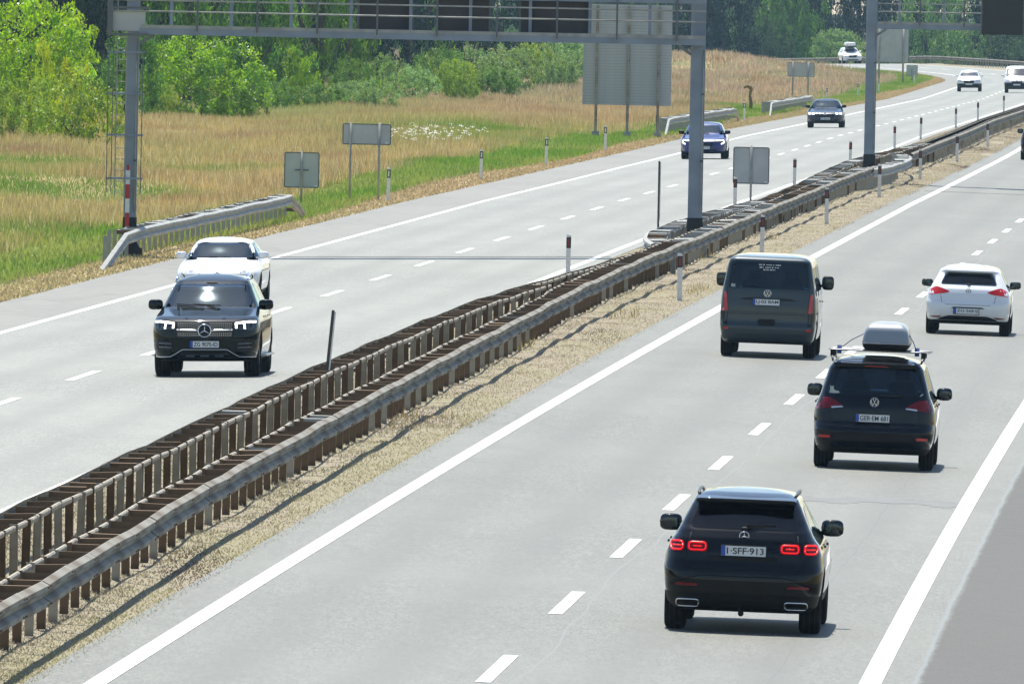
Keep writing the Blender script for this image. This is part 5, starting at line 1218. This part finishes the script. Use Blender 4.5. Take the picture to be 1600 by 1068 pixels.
def crown(seed, n_clump, per, R, shape, leaf, spread):
    r = np.random.default_rng(seed); cs = []
    while len(cs) < n_clump:
        p = r.uniform(-1, 1, 3); p[2] = r.uniform(0, 1)
        rad_ = shape(p[2]) * (1 + .22 * math.sin(5 * math.atan2(p[1], p[0]) + seed) + .12 * math.sin(9 * math.atan2(p[1], p[0]) + seed * 2 + p[2] * 7))
        d = math.hypot(p[0], p[1])
        if d > rad_ or (d < rad_ * .45 and p[2] < .75 and r.random() < .5): continue
        cs.append(p)
    cs = np.array(cs); cr = r.uniform(.6, 1.35, n_clump) * spread
    P_ = np.repeat(cs, per, 0); n = len(P_); dv = r.normal(0, 1, (n, 3)); dv /= np.linalg.norm(dv, axis=1)[:, None]
    dv *= (r.uniform(0, 1, n) ** .6)[:, None] * np.repeat(cr, per)[:, None]; dv[:, 2] *= .75; P_ = P_ + dv
    nz = r.normal(0, 1, (n, 3)); nz[:, 2] = np.abs(nz[:, 2]) + .6; nz /= np.linalg.norm(nz, axis=1)[:, None]
    t1 = np.cross(nz, r.normal(0, 1, (n, 3))); t1 /= np.linalg.norm(t1, axis=1)[:, None]; t2 = np.cross(nz, t1)
    s_ = (r.uniform(.55, 1.3, n) * leaf)[:, None]
    V = np.stack([P_ - t1 * s_, P_ - t2 * s_ * .6, P_ + t1 * s_, P_ + t2 * s_ * .6], 1)
    tone = np.repeat(r.uniform(.78, 1.18, n_clump), per) * r.uniform(.75, 1.25, n); yel = np.repeat(r.uniform(0, 1, n_clump), per)
    col = np.stack([tone * (.95 + .25 * yel), tone, tone * (1.05 - .3 * yel)], -1)
    return np_mesh('crown', V, 4, 'foliage', col)
dome = lambda z: math.sqrt(max(0, 1 - max(0, z - .25) ** 2 / .5625)) * (.80 + .2 * min(1, z / .25))
cone = lambda z: .18 + .80 * (1 - z) ** .8 * (1 if z > .1 else .8)
oval = lambda z: math.sqrt(max(0, 1 - ((z - .5) / .52) ** 2)) * .85 + .1
tallr = lambda z: .95 * (1 - .35 * z) if z < .93 else .3
CROWN = dict(dome=[crown(11 + k, 170, 105, 1, dome, .0225, .14) for k in range(3)], cone=[crown(21 + k, 130, 80, 1, cone, .024, .12) for k in range(2)],
             oval=[crown(31 + k, 150, 60, 1, oval, .026, .14) for k in range(3)], tall=[crown(41 + k, 190, 64, 1, tallr, .024, .13) for k in range(3)])
def trunk_mesh(seed, limbs=7):
    r = random.Random(seed); mb = MB(); pts = [(0, 0, -.05)]; x = y = 0
    for k in range(6): x += r.uniform(-.03, .03); y += r.uniform(-.03, .03); pts.append((x, y, .13 * (k + 1)))
    mb.tube(pts, [.05 - .006 * k for k in range(7)], 7)
    for k in range(limbs):
        z = r.uniform(.12, .7); a = r.uniform(0, 2 * PI); L = r.uniform(.3, .6) * (1.1 - z * .7); 
        i = min(5, int(z / .13)); b = Vector(pts[i + 1]); e = b + Vector((math.cos(a) * L, math.sin(a) * L, L * .7)); m_ = (b + e) / 2 + Vector((0, 0, -.03))
        mb.tube([b, m_, e], [.022, .014, .005], 5)
    return mb.mesh('trunk', ['bark'])
TRK = [trunk_mesh(s_) for s_ in (1, 2, 3)]
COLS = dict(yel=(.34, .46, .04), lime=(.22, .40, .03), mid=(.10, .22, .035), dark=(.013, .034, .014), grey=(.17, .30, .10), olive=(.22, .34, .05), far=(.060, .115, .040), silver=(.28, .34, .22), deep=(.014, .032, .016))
ntree = 0
def plant(kind, X, Y, wd, ht, colr, label, cat='bush', group=None, trunk=True, name=None):
    global ntree; ntree += 1; i = ntree
    u = X - float(C(Y)); t = thing(name or ('tree' if cat == 'tree' else 'bush'), label, cat, (X, Y, gz(u, Y) - .1), random.uniform(0, 2 * PI), group)
    me = CROWN[kind][i % len(CROWN[kind])]; o = link('crown', me, t, (0, 0, ht * (.0 if cat == 'bush' else .05))); o.scale = (wd / 2, wd / 2 * random.uniform(.9, 1.1), ht * .95)
    b = COLS[colr]; v = random.uniform(.88, 1.14); o.color = (b[0] * v * random.uniform(.92, 1.08), b[1] * v, b[2] * v, 1)
    if colr in ('dark', 'deep'): o.material_slots[0].link = 'OBJECT'; o.material_slots[0].material = MATS['foliage_dark']
    if trunk: q = link('trunk', TRK[i % 3], t); q.scale = (ht * .45, ht * .45, ht) if cat == 'tree' else (wd * .32, wd * .32, ht * .5)
    return t
B = 'bushes along the edge of the wood'
plant('oval', -19.6, 646, 3.2, 3.1, 'olive', 'olive bush at the left picture edge, lowest in front of the wood', group=B)
plant('oval', -17.6, 655, 3.7, 3.4, 'olive', 'olive green bush with a dark hollow, left of the gantry column', group=B)
plant('cone', -17.9, 668, 2.2, 4.1, 'yel', 'slender yellow-green bush with upright shoots above the olive bushes', group=B)
plant('cone', -19.2, 672, 2.0, 4.4, 'yel', 'second slender yellow-green bush, touching the left picture edge', group=B)
plant('cone', -16.4, 676, 1.5, 2.3, 'yel', 'thin yellow-green sapling just left of the gantry ladder', group=B)
plant('dome', -21.8, 740, 6.4, 6.2, 'lime', 'bright green round tree behind the yellow-green bushes', 'tree')
plant('dome', -18.6, 790, 4.0, 4.6, 'mid', 'mid green tree between the bright round tree and the gantry column', 'tree')
plant('dome', -15.6, 822, 6.0, 4.6, 'lime', 'large rounded lime green bush right of the gantry column', group=B)
plant('dome', -13.9, 830, 3.2, 2.6, 'mid', 'low darker bush leaning on the right of the large lime bush', group=B)
plant('oval', -17.6, 812, 2.2, 2.1, 'olive', 'small olive bush left of the large lime bush', group=B)
plant('cone', -11.9, 905, 3.3, 4.0, 'lime', 'pointed light green bush standing alone before the dark wood', group=B)
plant('oval', -13.0, 900, 2.6, 1.8, 'mid', 'low bush at the left foot of the pointed bush', group=B)
rb_ = [(-10.4, 900, 2.8, 1.7, 'mid'), (-8.9, 905, 3.0, 1.9, 'grey'), (-7.6, 895, 2.6, 2.0, 'grey'), (-9.6, 960, 3.4, 2.9, 'mid'), (-7.9, 990, 3.4, 3.1, 'grey'), (-6.2, 985, 3.2, 2.4, 'grey'), (-4.9, 1030, 3.6, 3.5, 'mid'), (-3.7, 1010, 3.0, 3.0, 'olive'),
       (-2.3, 1100, 4.2, 3.5, 'grey'), (-.6, 1150, 4.4, 3.4, 'grey'), (1.2, 1190, 4.4, 3.6, 'olive'), (2.6, 1230, 4.2, 3.6, 'grey'), (4.2, 1270, 4.6, 3.6, 'grey'), (5.6, 1300, 4.4, 3.4, 'mid'), (-5.4, 1060, 3.6, 3.0, 'grey'), (-1.4, 1060, 3.0, 2.4, 'mid'), (3.0, 1180, 3.4, 2.8, 'grey')]
desc = {'mid': 'mid green', 'grey': 'grey-green', 'olive': 'olive green'}
rb_.sort(key=lambda q: q[0] / q[1]); ORD = 'first second third fourth fifth sixth seventh eighth ninth tenth eleventh twelfth thirteenth fourteenth fifteenth sixteenth seventeenth'.split()
for k, (x, y, w_, h_, cc) in enumerate(rb_):
    plant('oval' if k % 2 else 'dome', x, y, w_, h_, cc, '%s hedge bush, %s from the left, between pointed bush and large sign' % (desc[cc], ORD[k]), group='hedge bushes before the wood')
# the wood behind: individual trees with foliage down to the ground
rr = random.Random(77)
for row, (Yb, dx, off) in enumerate(((880, 3.1, 0), (1010, 3.6, 1.2), (1150, 4.2, .4))):
    x = -52.0
    xend = {0: -12, 1: -5.5, 2: 4.5}[row]
    while x < xend:
        y = Yb + rr.uniform(-28, 28) + max(0, x + 34) * 5.5
        cc = rr.choice(('dark', 'dark', 'dark', 'mid', 'dark'))
        plant('tall', x + rr.uniform(-.6, .6), y, rr.uniform(5.0, 7.2), rr.uniform(9, 14), cc, 'dark green tree of the wood behind the bushes' if cc == 'dark' else 'lighter green tree of the wood behind the bushes', 'tree', 'dark trees of the wood' if cc == 'dark' else 'lighter trees of the wood')
        x += dx * rr.uniform(.8, 1.2)
for row, (Yb, dx) in enumerate(((1790, 4.6), (1870, 5.2), (1960, 6.0))):
    x = -12.0
    while x < 74:
        low = row == 0 and rr.random() < .55
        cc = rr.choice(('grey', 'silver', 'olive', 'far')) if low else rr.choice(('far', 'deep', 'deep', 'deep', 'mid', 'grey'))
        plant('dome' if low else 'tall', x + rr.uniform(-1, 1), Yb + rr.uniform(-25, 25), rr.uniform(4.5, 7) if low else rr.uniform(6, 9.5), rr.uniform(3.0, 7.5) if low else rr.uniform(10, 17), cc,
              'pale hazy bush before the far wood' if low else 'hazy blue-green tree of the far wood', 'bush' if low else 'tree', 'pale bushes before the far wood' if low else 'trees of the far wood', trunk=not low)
        x += dx * rr.uniform(.7, 1.2)

# ------------------------------------------------------------------ haze
hz = MB().box((150, 1650, 6.7), (4400, 4300, 25)).mesh('haze', [])
hm = bpy.data.materials.new('haze'); hm.use_nodes = True; ht_ = hm.node_tree; ht_.nodes.clear()
ho = ht_.nodes.new('ShaderNodeOutputMaterial'); hv = ht_.nodes.new('ShaderNodeVolumePrincipled'); hv.inputs['Color'].default_value = (.50, .78, 1, 1); hv.inputs['Density'].default_value = .000045; hv.inputs['Anisotropy'].default_value = .2
ht_.links.new(hv.outputs[0], ho.inputs['Volume']); hz.materials.clear(); hz.materials.append(hm)
ho_ = link('haze', hz); tag(ho_, kind='stuff')
